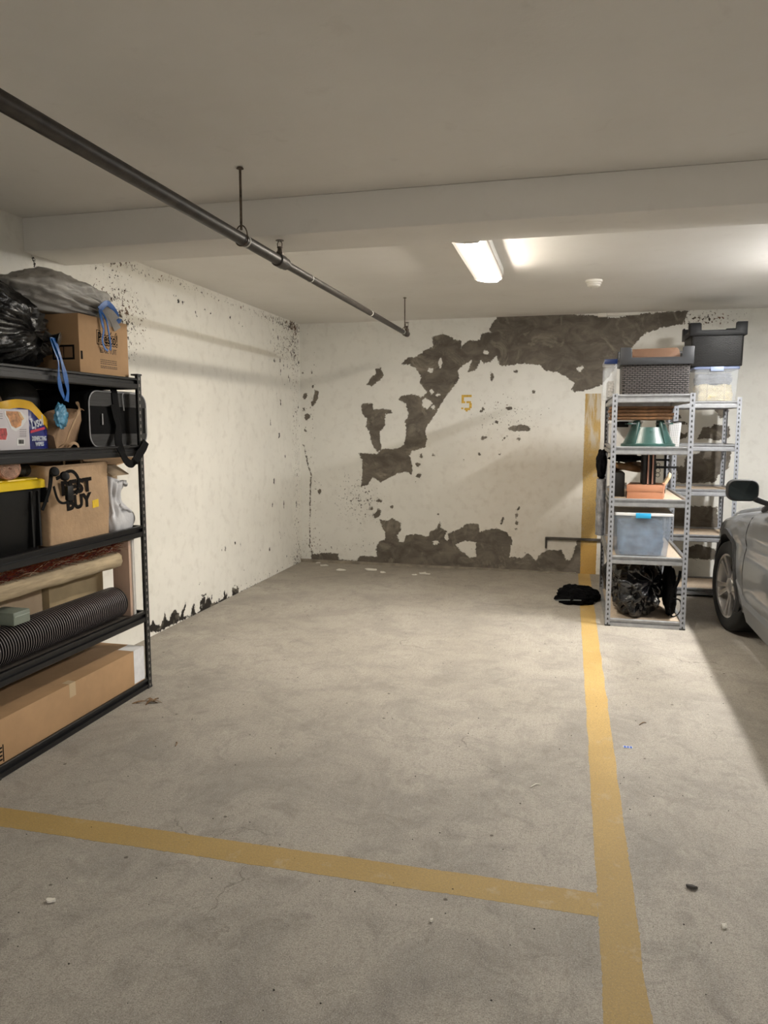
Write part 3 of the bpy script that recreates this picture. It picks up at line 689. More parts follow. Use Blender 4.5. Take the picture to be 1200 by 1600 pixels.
q = MB(); R = random.Random(8); x = 266
while x < 338:
    w_ = R.choice((3, 4, 6)); q.prism([tuple(p) for p in Fp(z3([(x, 1080), (x + w_, 1080), (x + w_, 1140), (x, 1140)]))], 'x', fx, fx + .0012); x += w_ + R.choice((3, 4))
q.build('barcode', m_ink, t)
q = MB()
for yy in (930, 960, 985, 1010, 1030):
    for xx in (285, 310, 335, 360): q.prism([tuple(p) for p in Fp(z3([(xx, yy), (xx + 19, yy), (xx + 19, yy + 7), (xx, yy + 7)]))], 'x', fx, fx + .0008)
for yy in (705, 735, 770): q.prism([tuple(p) for p in Fp(z3([(0, yy), (36, yy), (36, yy + 8), (0, yy + 8)]))], 'x', fx, fx + .0008)
q.build('fine_print', mat('grey_print', (.16, .14, .17), .6), t)

# navy pouch of wipes with a yellow top band
t = thing('wipes_pouch', 'navy blue pouch with yellow band and silver script between the food carton and paper bags', 'pouch', (-2.55, 3.0, z0))
m_navy = mat('navy_film', (.010, .018, .16), .25, var=.5, vscale=14, bump=.4, bscale=22, bdist=.01); m_yband = mat('yellow_film', (.80, .46, .01), .28, bump=.2, bscale=30)
m_sil = mat('silver_print', (.62, .66, .74), .35); m_red = mat('red_print', (.55, .02, .06), .4)
rings = []; n = 28
yc, hw, zb, zt_ = 3.035, .172, z0, 1.650
def pouch(u, v, side):                                  # u across 0..1, v up 0..1
    y = yc - hw + 2 * hw * u; top = zt_ + .022 * sin(pi * min(1, u * 1.25)) - .085 * max(0, u - .62) / .38
    z = zb + (top - zb) * v; th = .050 * (max(0, 4 * u * (1 - u)) ** .6) * (1 - .75 * v ** 3)
    return Vector((-2.523 + side * th + .02 * sin(u * 9) * v * .3, y, z))
rings = []
for j in range(15):
    v = j / 14; rings.append([pouch(i / n, v, 1) for i in range(n + 1)] + [pouch(i / n, v, -1) for i in range(n - 1, 0, -1)])
MB().loft(rings).build('pouch_body', m_navy, t, smooth=True, angle=60)
q = MB(); bp = [pouch(k / 40, .955, 1) + Vector((.006, 0, 0)) for k in range(41)]
q.ribbon(bp, .040, (0, 0, 1), .003); q.build('yellow_band', m_yband, t, smooth=True)
PM = lambda u, v, rise: (lambda p: M_X(p.y, p.z, p.x + rise))(pouch(u, v, 1))
text('Lysol', .070, PM(.655, .63, .006) @ Matrix.Rotation(.25, 4, 'Z'), m_sil, t, bold=.0012, width=.092, shear=.3)
q = MB(); c = pouch(.64, .42, 1); q.prism([(c.y - .05, c.z - .006), (c.y + .05, c.z + .012), (c.y + .05, c.z + .024), (c.y - .05, c.z + .006)], 'x', c.x + .006, c.x + .007); q.build('red_stripe', m_red, t)
text('DISINFECTING', .030, PM(.66, .28, .005), m_sil, t, bold=.0008, width=.10); text('WIPES', .026, PM(.66, .16, .005), m_sil, t, bold=.0008, width=.06)

# light blue plastic film ball and brown paper bags
m_lb = mat('light_blue_film', (.10, .33, .52), .25, var=.45, vscale=18, bump=.7, bscale=30, bdist=.015)
pz = onx(97, 650, -2.46)
tag(blob('plastic_film', (-2.465, pz.y, pz.z), (.016, .046, .058), 31, m_lb, None, tie=(0, .5, 1), namp=.34, hf=.06, nu=40, nv=26), 'crumpled light blue plastic film on the brown paper bag', 'plastic film')
def paper_bag(name, label, M, w, d, h, mt, seed, handles=True, lean=0.0, group=None, sag=.03, taper=.25):
    """open paper carrier, crumpled, in its own frame: x depth, y width, z up"""
    t = thing(name, label, 'paper bag', M.translation, group); rings = []
    R = random.Random(seed)
    for k in range(13):
        f = k / 12; ring = []
        for p in rrect(0, 0, d * (1 - taper * f), w * (1 + .02 * f), .012, h * f, 3):
            v = Vector(p); jit = wob((v.x, v.y, v.z), 7, sag * (.25 + f), seed); fold = .012 * f * sin(v.y * 30 + seed)
            ring.append(v + jit + Vector((fold, 0, .02 * f * sin(v.y * 14 + seed) * f)))
        if k == 0:
            for v in ring: v.z = max(0, v.z)
        rings.append(ring)
    inner = [[v * 1.0 + Vector((-.006 * (1 if v.x > 0 else -1), -.006 * (1 if v.y > 0 else -1), .0)) for v in r] for r in rings[::-1]]
    MB(M).loft(rings + inner[:11], cap0=True, cap1=True).build('bag_body', mt, t, smooth=True, angle=50)
    if handles:
        for sx in (1, -1):
            x = sx * d * .39
            path = [(x, -.07, h * .93), (x, -.06, h * 1.08), (x + .01, -.02, h * 1.20), (x + .01, .03, h * 1.19), (x, .06, h * 1.07), (x, .07, h * .93)]
            MB(M).ribbon(smooth_path(path), .014, (0, .7, .7), .0015).build('handle', mt, t, smooth=True)
    return t
T_ = Matrix.Translation
paper_bag('paper_bag', 'crumpled brown paper bag lying on its side in front of the black cooler bag', T_((-2.565, 3.225, z0 + .013)) @ Matrix.Rotation(radians(-58), 4, 'X') @ Matrix.Rotation(radians(12), 4, 'Z'), .17, .15, .27, m_kraftd, 3, True, sag=.05)
q = MB().ribbon(smooth_path([onx(120, 628, -2.46), onx(124, 640, -2.42), onx(118, 655, -2.415), onx(110, 672, -2.42), onx(103, 690, -2.43), onx(92, 699, -2.45)]), [.012 + .004 * sin(k) for k in range(31)], (0, .8, .5), .0015)
tag(q.build('paper_strap', m_kraft, None, smooth=True), 'loose twisted brown paper handle hanging over the second shelf', 'paper handle')
paper_bag('paper_bag', 'dim brown paper carrier standing at the back of the second shelf behind the pouch', T_((-2.76, 3.06, z0 + .003)), .26, .15, .22, m_kraftd, 12, True)
m_gcush = mat('grey_fabric', (.085, .082, .08), .85, bump=.2, bscale=120)
q = MB(); rings = []
for k in range(13):
    a_ = pi * k / 12; y = 3.325 - .125 * cos(a_); s = max(.02, sin(a_)) ** .35
    rings.append([(-2.80 + p[0] * s, y, 1.621 + p[1] * s) for p in rrect(0, 0, .18, .355, .08, 0, 5)])
tag(q.loft(rings).build('cushion', m_gcush, None, smooth=True), 'dark grey rounded cushion upright behind the paper bags', 'cushion')

# black cooler bag with grey panels
t = thing('cooler_bag', 'black and grey soft cooler bag with dangling strap, beside the rack post', 'bag', (-2.64, 3.75, z0))
cy0, cy1, cz1 = 3.46, 4.045, 1.755; cyc = (cy0 + cy1) / 2
prof = [(p[0], p[1]) for p in rrect(cyc, (z0 + cz1) / 2, cy1 - cy0, cz1 - z0, .075, 0, 6)]
MB().loft([[(X, cyc + (y - cyc) * s, (z0 + cz1) / 2 + (z - (z0 + cz1) / 2) * s) for y, z in prof] for X, s in ((-2.84, .93), (-2.82, 1), (-2.50, 1), (-2.478, .965), (-2.472, .93))]).build('bag_body', m_cloth, t, smooth=True)
m_gpan = mat('grey_nylon_panel', (.030, .0295, .0295), .6, spec=.3, var=.25, vscale=40, bump=.25, bscale=90, stretch=(1, .2, 2))
def band(lo, hi, name):
    pts = [(cyc + (y - cyc) * .925, (z0 + cz1) / 2 + (z - (z0 + cz1) / 2) * .925) for y, z in prof]
    # clip polygon to lo..hi
    out = []
    for i in range(len(pts)):
        (ya, za), (yb, zb2) = pts[i], pts[(i + 1) % len(pts)]
        if lo <= za <= hi: out.append((ya, za))
        for L in ((lo, hi) if zb2 > za else (hi, lo)):
            if (za - L) * (zb2 - L) < 0: out.append((ya + (yb - ya) * (L - za) / (zb2 - za), L))
    MB().prism(out, 'x', -2.4725, -2.4675).build(name, m_gpan, t)
band(1.665, 1.75, 'grey_panel'); band(z0, 1.515, 'grey_panel')
MB().tube([(-2.468, cyc + (y - cyc) * .94, (z0 + cz1) / 2 + (z - (z0 + cz1) / 2) * .94) for y, z in prof + prof[:1]], .0035, 6).build('piping', mat('reflective_piping', (.42, .42, .44), .4), t, smooth=True)
MB().ribbon(smooth_path([(-2.60, 3.70, cz1 + .002), (-2.55, 3.70, cz1 + .025), (-2.475, 3.705, cz1 + .012), (-2.464, 3.71, 1.70), (-2.464, 3.72, 1.63)]), .055, (0, 1, 0), .003).build('carry_handle', m_cloth, t, smooth=True)
MB().tube(smooth_path([(-2.462, 3.79, 1.745), (-2.459, 3.775, 1.73), (-2.46, 3.78, 1.69), (-2.459, 3.785, 1.645)]), .0028, 6).build('zip_cord', mat('pale_cord', (.35, .35, .36), .5), t, smooth=True)
MB().box(-2.4665, -2.463, 3.585, 3.592, 1.565, 1.625).build('pocket_tag', mat('pale_cord', (.35, .35, .36), .5), t)
st = [onx(176, 632, -2.455), onx(180, 650, -2.452), onx(185, 668, -2.447), onx(185, 690, -2.42), onx(191, 708, -2.38), onx(199, 722, -2.372), onx(208, 724, -2.372), onx(216, 712, -2.376), onx(224, 700, -2.38), onx(228, 690, -2.385)]
MB().ribbon(smooth_path(st), .044, (0, .9, .45), .003).build('shoulder_strap', m_cloth, t, smooth=True)
blob('side_pocket', (-2.655, 4.085, 1.585), (.11, .055, .115), 41, m_cloth, t, tie=(0, 0, 1), pamp=.03, namp=.05, nu=40, nv=26)
MB().box(-2.70, -2.60, 4.118, 4.137, 1.60, 1.66).build('grey_trim', m_gpan, t, bevel=.006)

# --- third shelf
z0 = CT[2] + E1
t = thing('storage_tote', 'black plastic storage tote with bright yellow lid at the left edge', 'tote', (-2.66, 2.78, z0))
m_tote = mat('tote_black', (.0055, .0055, .0055), .55, spec=.3, bump=.1, bscale=60); m_tl = mat('tote_yellow', (.82, .58, .008), .38, var=.06, vscale=8)
q = MB().loft([rrect(-2.675, 2.79, .45 * s, .585 * s, .03, z, 4) for z, s in ((z0, .90), (z0 + .006, .92), (1.262, .985))])
q.build('tub', m_tote, t, smooth=True)
for y in (2.62, 2.70, 2.98, 3.03): MB().box(-2.475, -2.447, y, y + .012, z0 + .02, 1.25).build('rib', m_tote, t)
MB().loft([rrect(-2.672, 2.792, w, d, .035, z, 5) for w, d, z in ((.462, .592, 1.264), (.470, .600, 1.266), (.470, .600, 1.300), (.455, .585, 1.306), (.425, .555, 1.306), (.420, .55, 1.312), (.390, .52, 1.312))]).build('lid', m_tl, t, smooth=True, angle=30)
MB().box(-2.55, -2.442, 3.086, 3.096, 1.19, 1.262).build('latch', m_black, t, bevel=.003)
zt2 = 1.3135
t = thing('paper_roll', 'pinkish patterned roll with spiral end lying on the yellow lid', 'roll', (-2.6, 2.83, zt2))
m_roll = mat('pink_brown_print', (.42, .21, .14), .6, var=.6, vscale=45); m_rend = mat('roll_end_layers', (.58, .36, .26), .7, var=.4, vscale=50)
rc = Vector((0, 2.84, zt2 + .0425))
MB(T_((-2.44, 2.845, zt2 + .0535)) @ Matrix.Rotation(radians(-28), 4, 'Z')).lathe([(.046, -.30), (.052, -.29), (.052, -.004), (.049, 0)], (0, 0, 0), 28, 'x').build('sheet', m_roll, t, smooth=True)
q = MB(T_((-2.44, 2.845, zt2 + .0535)) @ Matrix.Rotation(radians(-28), 4, 'Z'))
q.ribbon([(.0015, (.006 + .0016 * k * .3) * cos(k * .5), (.006 + .0016 * k * .3) * sin(k * .5)) for k in range(80)], .004, (1, 0, 0), .0022); q.build('spiral_end', m_rend, t)
t = tag(MB().tube([(-2.57, 2.90 + .012 * k, zt2 + .032 + .002 * sin(k * 2.1)) for k in range(20)], [.027 + .004 * sin(k * 1.9) for k in range(20)], 14).build('cloth_roll', mat('dark_grey_ribbed_cloth', (.045, .042, .038), .8, var=.4, vscale=30), None, smooth=True), 'dark grey ribbed cloth roll on the yellow tote lid', 'cloth roll')

t = paper_bag('paper_bag', 'upright brown paper carrier with large black shop name on the third shelf', T_((-2.605, 3.352, z0 + .002)), .49, .30, .415, m_kraft, 7, True, sag=.016, taper=.03)
fx = -2.4475
m_bb = m_ink
text('BEST', .094, M_X(3.318, 1.247, fx + .001) @ Matrix.Rotation(.03, 4, 'Z'), m_bb, t, fat=.0055, width=.245)
text('BUY', .094, M_X(3.330, 1.168, fx + .001) @ Matrix.Rotation(.03, 4, 'Z'), m_bb, t, fat=.0055, width=.205)
MB().prism([(3.445, 1.125), (3.497, 1.128), (3.495, 1.170), (3.443, 1.165)], 'x', fx - .002, fx + .001).build('price_tag_mark', mat('yellow_ink', (.75, .5, .02), .6, var=.2), t)

t = thing('headset', 'black headset with two pads and looped straps hanging in front of the paper carrier', 'headset', (-2.40, 3.2, 1.16))
hx = -2.392
pth = lambda L, dx=0: smooth_path([onx(x, y, hx + dx) for x, y in L], 5)
MB().ribbon(pth([(88, 748), (97, 743), (106, 737), (114, 737), (121, 745), (123, 756), (119, 772)], .002), [.016] * 31, (0, .5, 1), .0025).build('head_band', m_cloth, t, smooth=True)
MB().ribbon(pth([(84, 760), (88, 775), (93, 784), (101, 786), (109, 781), (112, 768), (107, 752)], .006), [.012] * 31, (0, .9, .4), .002).build('chin_strap', m_cloth, t, smooth=True)
MB().ribbon(pth([(80, 738), (78, 760), (73, 778), (66, 797)], .0), [.026 - .0006 * k for k in range(16)], (0, 1, .2), .002).build('loose_strap', m_cloth, t, smooth=True)
for (x, y) in ((85, 737), (101, 744)):
    c = onx(x, y, hx + .012); MB().lathe([(.010, -.012), (.022, -.008), (.024, .002), (.018, .010), (.006, .012)], (0, 0, 0), 18).build('ear_pad', m_black, t, smooth=True, origin=(0, 0, 0)).matrix_local = T_(c - ORG[t]) @ Vector((1, -.55, .3)).to_track_quat('Z', 'Y').to_matrix().to_4x4()
q = MB(); c = onx(108, 768, hx + .006); q.box(c.x - .012, c.x + .010, c.y - .022, c.y + .026, c.z - .045, c.z + .03); q.build('clip_housing', m_black, t, bevel=.008)

# cardboard carton with raised flaps, white carrier bag before it
t = thing('cardboard_box', 'open brown cardboard box with spread flaps behind the white carrier bag', 'box', (-2.73, 3.75, z0))
q = MB(); a0, a1, b0, b1, th = -2.93, -2.56, 3.665, 3.845, .005; zt3 = 1.33
q.box(a0, a1, b0, b1, z0, z0 + th).box(a0, a0 + th, b0, b1, z0, zt3).box(a1 - th, a1, b0, b1, z0, zt3).box(a0, a1, b0, b0 + th, z0, zt3).box(a0, a1, b1 - th, b1, z0, zt3)
q.build('carton', m_cardl, t)
MB().prism([(b1, zt3), (b1 + .24, zt3 + .035), (b1 + .24, zt3 + .041), (b1, zt3 + .006)], 'x', a0 + .03, a1).build('flap', m_card, t)
MB().prism([(a1, zt3), (a1 + .085, zt3 - .05), (a1 + .088, zt3 - .046), (a1 + .001, zt3 + .006)], 'y', b0, b1 - .015).build('flap', m_cardl, t)
MB().prism([(b0, zt3), (b0 - .10, zt3 + .06), (b0 - .10, zt3 + .065), (b0, zt3 + .006)], 'x', a0 + .03, a1 - .05).build('flap', m_cardd, t)
q = MB(); R = random.Random(4)
for k in range(4): q.box(a1, a1 + .0006, b0 + .02, b0 + .02 + R.uniform(.05, .12), 1.12 + .03 * k, 1.127 + .03 * k)
q.build('fine_print', m_inkb, t)
t = thing('carrier_bag', 'crumpled white plastic carrier bag beside the printed paper carrier', 'plastic bag', (-2.5, 3.73, z0))
q = MB(); rings = []
for k in range(19):
    f = k / 18; w = (.20 - .05 * sin(f * pi) * (f > .3) + .04 * sin(f * 7)) * (1 - .1 * f); ring = []
    cy = 3.735 - .012 + .025 * sin(f * 5 + 1); X = -2.492 + .01 * sin(f * 8)
    for i in range(40):
        a_ = 2 * pi * i / 40; p = Vector((X + .046 * sin(a_) * (1 - .45 * f) , cy + w / 2 * cos(a_), z0 + (1.285 - z0 - .03 * (f > .9) * (1 + cos(a_))) * f))
        nn = noise.noise(Vector((a_ * 2.2, f * 3, 3))) * .024 + .007 * sin(a_ * 9 + 5 * f) * (.3 + f)
        p += Vector((nn * sin(a_) , nn * cos(a_), 0)); p.x = min(p.x, -2.445); p.z = max(z0, p.z); ring.append(p)
    rings.append(ring)
q.loft(rings).build('bag_body', m_wbag, t, smooth=True, angle=180)
MB().tube(smooth_path([(-2.446, 3.69, 1.12), (-2.441, 3.71, 1.10), (-2.441, 3.75, 1.09), (-2.444, 3.79, 1.07)]), .008, 8).build('twisted_handle', m_wbag, t, smooth=True)

# --- fourth shelf
z0 = CT[1] + E1
m_tan = mat('tan_card', (.36, .27, .15), .8, var=.15, vscale=6)
tag(rbox(-2.93, -2.63, 3.30, 3.77, z0, .745, 'cardboard_box', m_tan, None, .004), 'tan cardboard box at the right of the fourth shelf behind the black duct', 'box')
tag(rbox(-2.93, -2.66, 2.94, 3.285, z0, .735, 'cardboard_box', m_cardl, None, .004), 'pale cardboard box in the middle of the fourth shelf behind the black duct', 'box')
m_mat_ = mat('straw_mat', (.42, .33, .21), .85, var=.3, vscale=40, bump=.6, bscale=70, stretch=(1, .12, 1))
q = MB(); rings = []
for k in range(26):
    y = 2.50 + 1.24 * k / 25; rings.append([(p[0] + .006 * noise.noise(Vector((y * 6, 1, i))), y, p[1] + .008 * noise.noise(Vector((y * 5, i * .3, 4)))) for i, p in enumerate(rrect(-2.62, .795, .28, .085, .035, 0, 4))])
tag(q.loft(rings).build('straw_mat', m_mat_, None, smooth=True), 'long folded pale straw mat across the fourth shelf under the red garland', 'mat')
t = thing('tinsel_garland', 'red and copper tinsel garland stuffed under the third shelf', 'garland', (-2.6, 3.1, .845))
m_tin = [mat('tinsel_red', (.16, .010, .008), .35, metal=.5), mat('tinsel_copper', (.26, .07, .02), .3, metal=.6), mat('tinsel_dark', (.035, .012, .010), .5), mat('tinsel_cream', (.55, .42, .28), .5)]
q = MB(); rings = []
for k in range(30):
    y = 2.50 + 1.19 * k / 29; rings.append([(-2.60 + .10 * cos(a_) + .01 * noise.noise(Vector((y * 9, a_, 0))), y, .875 + .026 * sin(a_)) for a_ in [2 * pi * i / 10 for i in range(10)]])
q.loft(rings).build('core', m_tin[2], t, smooth=True)
R = random.Random(11); qs = [MB(), MB(), MB(), MB()]
for k in range(2600):
    y = R.uniform(2.52, 3.69); s = R.random(); w = 0 if s < .38 else 1 if s < .68 else 2 if s < .87 else 3
    L = R.uniform(.03, .085); X = R.uniform(-2.60, -2.475); z = R.uniform(.845, .885)
    p = Vector((X, y, z)); d = Vector((R.uniform(.1, .9), R.uniform(.0, 1.2), R.uniform(-.1, .9))).normalized()
    e = p + d * L; e.z = min(max(e.z, .848), .903); e.x = min(e.x, -2.432); mdl = (p + e) / 2; mdl.z = min(.905, mdl.z + R.uniform(0, .014))
    qs[w].ribbon([p, mdl, e], R.uniform(.0008, .0022), (R.uniform(-.3, .3), .5, -.6), .0004)
for k, nm in enumerate(('red_strands', 'copper_strands', 'dark_strands', 'cream_strands')):
    o = qs[k].build(nm, m_tin[k], t); o['kind'] = 'stuff'
tag(rbox(-2.60, -2.455, 2.835, 2.945, .640, .702, 'tin_box', mat('grey_green_tin', (.20, .23, .19), .45, var=.1), None, .006), 'small grey green tin box resting on the black duct', 'tin')
tin = bpy.data.objects['tin_box']
MB().box(-2.4548, -2.4535, 2.84, 2.94, .680, .684).build('lid_line', mat('pale_line', (.36, .40, .35), .5), tin)
m_wick = mat('tan_wicker', (.34, .24, .10), .75, var=.5, vscale=60, bump=1.0, bscale=70, bdist=.01)
tag(MB().lathe([(.0, -.05), (.03, -.045), (.055, -.02), (.06, .005), (.052, .03), (.03, .046), (0, .05)], (-2.50, 2.70, .7), 24).build('wicker_ball', m_wick, None, smooth=True), 'tan woven wicker ball at the left edge on the black duct', 'wicker ball')
# corrugated black duct
q = MB(); ry = []
k = 0; y = 2.45
while y < 3.705:
    ry += [(.080, y), (.090, y + .004), (.090, y + .009), (.080, y + .013)]; y += .0165
m_duct = mat('duct_black', (.010, .0095, .010), .33, bump=.1, bscale=60)
t = thing('flexible_duct', 'black corrugated flexible duct lying along the fourth shelf', 'duct', (-2.52, 3.1, z0))
q.lathe(ry, (-2.525, 0, z0 + .0905), 40, 'y').build('hose', m_duct, t)
q = MB()
y = 2.45
while y < 3.70:
    q.lathe([(.0912, y + .0045), (.0918, y + .0065), (.0912, y + .0085)], (-2.525, 0, z0 + .0905), 40, 'y', cap=False); y += .0165
q.build('ridge_wires', mat('duct_ridge_grey', (.21, .185, .18), .4), t)
# boards on end by the front post
tag(rbox(-2.56, -2.448, 3.795, 3.818, z0, .94, 'foam_board', mat('white_foam_board', (.66, .63, .58), .7, var=.08), None, .002), 'white board standing on end beside the front post on the fourth shelf', 'board')
tag(rbox(-2.56, -2.452, 3.765, 3.788, z0, .90, 'wood_board', mat('pinkish_board', (.52, .36, .27), .7, var=.15, vscale=12, stretch=(1, 1, .15)), None, .002), 'pinkish tan board standing on end next to the white board', 'board')
m_clear = mat('clear_film', (.8, .8, .8), .08, alpha=.16)

# --- bottom shelf
z0 = CT[0] + E1
t = thing('cardboard_box', 'very long brown cardboard box on the bottom shelf with white tape at its end', 'box', (-2.66, 3.1, z0))
rbox(-2.90, -2.417, 2.30, 3.832, z0, .262, 'carton', m_card, t, .004)
MB().box(-2.4168, -2.4160, 3.72, 3.828, z0 + .02, .2625).box(-2.52, -2.416, 3.72, 3.828, .2622, .2632).build('white_tape', mat('white_packing_tape', (.72, .72, .74), .35, var=.08, vscale=20, bump=.3, bscale=30), t)
MB().box(-2.4168, -2.4162, 3.145, 3.195, .19, .262).box(-2.46, -2.416, 3.145, 3.195, .2622, .2628).build('clear_tape', mat('clear_tape', (.48, .36, .22), .3), t)
q = MB()
for k in range(4): q.box(-2.4168, -2.4160, 2.60, 2.675, .075 + .018 * k, .083 + .018 * k)
q.box(-2.4168, -2.4160, 2.678, 2.684, .065, .145).build('printed_label', m_ink, t)
MB().box(-2.90, -2.417, 2.30, 3.832, .2621, .2624).build('lid_crease', m_card, t)

# ================================================================== goods on the grey racks
def wicker(name, dark, light, sx, sz, gap):
    m, nt, b = newmat(name); N = NB(nt); P = N.obj(); S = N.sep(P)
    u = N.math('ADD', S[0], S[1]); cv = N.n('ShaderNodeCombineXYZ'); N.l(u, cv.inputs[0]); N.l(S[2], cv.inputs[1])
    br = N.n('ShaderNodeTexBrick'); br.offset = .5; br.inputs['Scale'].default_value = 1.0
    br.inputs['Brick Width'].default_value = sx; br.inputs['Row Height'].default_value = sz; br.inputs['Mortar Size'].default_value = gap; br.inputs['Mortar Smooth'].default_value = .6
    N.l(cv.outputs[0], br.inputs['Vector']); f = br.outputs['Fac']
    n = N.ramp(N.noise(70, 3, .6, P), .3, .7)
    N.l(N.mix(f, N.mix(n, tuple(c * .7 for c in light), light), dark), b.inputs['Base Color']); b.inputs['Roughness'].default_value = .45
    N.l(N.bump(N.math('SUBTRACT', 1.0, f), .9, .006), b.inputs['Normal'])
    return m
m_wkg = wicker('grey_brown_wicker', (.004, .0035, .0035), (.115, .10, .097), .036, .0140, .0048)
m_wkk = wicker('black_wicker', (.0015, .0015, .0015), (.012, .0108, .0102), .028, .011, .003)
m_rimg = mat('charcoal_plastic_rim', (.022, .023, .026), .45, var=.06, vscale=20); m_rimk = mat('black_plastic_rim', (.0055, .0055, .006), .5, spec=.3)
def basket(name, label, x0, x1, y0, y1, z0, z1, zh, mw, mr):
    """wicker storage basket, deep rim with a dropped middle on every side"""
    t = thing(name, label, 'basket', ((x0 + x1) / 2, (y0 + y1) / 2, z0)); cx, cy, w, d = (x0 + x1) / 2, (y0 + y1) / 2, x1 - x0, y1 - y0
    out = [rrect(cx, cy, w * s - .012, d * s - .012, .02, z, 4) for z, s in ((z0, .975), (z0 + .01, .985), (z1 - .0005, 1))]
    inn = [rrect(cx, cy, w * s - .030, d * s - .030, .02, z, 4) for z, s in ((z1 - .0005, 1), (z0 + .012, .985))]
    MB().loft(out + inn).build('wicker_body', mw, t, smooth=True, angle=40)
    e = .013; tt = .012
    for (ax, a0, a1, b) in (('x', x0 - e, x1 + e, y0 - e), ('x', x0 - e, x1 + e, y1 + e - tt), ('y', y0 - e + tt, y1 + e - tt, x0 - e), ('y', y0 - e + tt, y1 + e - tt, x1 + e - tt)):
        h = zh - z1; c = .16 * min(w, d) + .012
        prof = [(a0, z1 - .012), (a1, z1 - .012), (a1, zh), (a1 - c, zh), (a1 - c - .012, zh - .010), (a1 - c - .014, z1 + h * .36), (a0 + c + .014, z1 + h * .36), (a0 + c + .012, zh - .010), (a0 + c, zh), (a0, zh)]
        MB().prism(prof, 'y' if ax == 'x' else 'x', b, b + tt).build('rim', mr, t, bevel=.003)
    return t
z0 = AT[4] + E1
basket('storage_basket', 'charcoal woven plastic basket on the top shelf of the nearer grey rack', .372, .868, 6.00, 6.36, z0, 2.032, 2.150, m_wkg, m_rimg)
t = thing('cardboard_piece', 'brown cardboard piece with rounded corner standing in the charcoal basket', 'cardboard', (.64, 6.15, z0 + .02))
prof = [(.455, z0 + .016), (.80, z0 + .016), (.80, 2.085)] + [(.77 + .03 * cos(a) , 2.10 + .055 * sin(a)) for a in [k * pi / 16 for k in range(0, 9)]] + [(.455, 2.150)]
MB().prism(prof, 'y', 6.13, 6.155).build('sheet', mat('tray_cardboard', (.105, .052, .026), .75, var=.1), t, bevel=.003); MB().prism([(x, z - .012) for x, z in prof], 'y', 6.20, 6.222).build('sheet', mat('tray_cardboard', (.20, .105, .055), .75, var=.1), t)
m_clr = mat('clear_tub_plastic', (.80, .84, .88), .12, trans=.0, alpha=.16, spec=.6); m_blid = mat('pale_blue_lid', (.20, .25, .42), .35, alpha=.85); m_bclip = mat('blue_clip', (.012, .03, .12), .35)
def tub(name, label, x0, x1, y0, y1, z0, z1, lid_m, clip_m, body_m=None, sc=.92, ribs=True):
    t = thing(name, label, 'storage box', ((x0 + x1) / 2, (y0 + y1) / 2, z0)); cx, cy, w, d = (x0 + x1) / 2, (y0 + y1) / 2, x1 - x0, y1 - y0
    R_ = lambda s, z, o=0: rrect(cx, cy, w * s - o, d * s - o, .03, z, 5)
    MB().loft([R_(sc - .03, z0), R_(sc, z0 + .012), R_(.985, z1 - .022)] + [R_(.985, z1 - .022, .006), R_(sc, z0 + .014, .006)]).build('tub', body_m or m_clr, t, smooth=True, angle=40)
    MB().loft([R_(1.0, z1 - .024), R_(1.015, z1 - .022), R_(1.015, z1 - .006), R_(.99, z1 - .001), R_(.95, z1 - .001), R_(.93, z1 - .004), R_(.6, z1 - .004)]).build('lid', lid_m, t, smooth=True, angle=40)
    for xx in (cx,):
        MB().box(xx - .055, xx + .055, cy - d / 2 - .014, cy - d / 2 + .002, z1 - .042, z1 - .002).build('latch', clip_m, t, bevel=.004)
    if ribs:
        for xx in (cx - w * .19, cx + w * .19):
            MB().tube([(xx, cy - d / 2 * (sc) - .001, z0 + .01), (xx, cy - d / 2 * .99 - .002, z1 - .03)], .003, 6).build('rib', body_m or m_clr, t)
    return t
tub('clear_storage_box', 'clear box with blue lid edge squeezed behind the charcoal basket', .268, .365, 6.42, 6.95, z0, 2.105, mat('frosted_lid', (.42, .43, .46), .4), m_bclip, None, .95, False)
tag(rbox(.300, .345, 6.46, 6.80, z0 + .016, 1.93, 'spotted_carton', mat('spotted_card', (.50, .46, .42), .7, var=.5, vscale=60), None, .003), 'pale spotted carton seen inside the blue lidded clear box', 'box')
# top of the rear rack
z0 = 1.770 + E1
tub('clear_storage_box', 'clear box of yellow knitted blanket under the black basket on the rear rack', 1.070, 1.452, 7.25, 7.66, z0, 2.092, m_blid, mat('pale_blue_clip', (.36, .44, .66), .35))
m_knit = wicker('yellow_knit', (.42, .32, .16), (.80, .68, .42), .018, .012, .0018)
tag(blob('knitted_blanket', (1.262, 7.43, z0 + .075), (.150, .160, .088), 51, m_knit, None, tie=(0, -.1, 1), pleat=6, pamp=.12, namp=.08, floor=z0 + .016, sq=.12), 'yellow knitted blanket at the bottom of the clear box on the rear rack', 'blanket')
tag(blob('grey_cloth', (1.262, 7.47, z0 + .215), (.145, .15, .052), 52, mat('slate_fabric', (.12, .125, .15), .85, var=.5, vscale=8), None, namp=.14, sq=.2), 'slate grey clothing folded on the yellow blanket in the clear box', 'clothing')
basket('storage_basket', 'black woven plastic basket on top of the clear box with yellow blanket', 1.03, 1.478, 7.235, 7.70, 2.094, 2.372, 2.475, m_wkk, m_rimk)

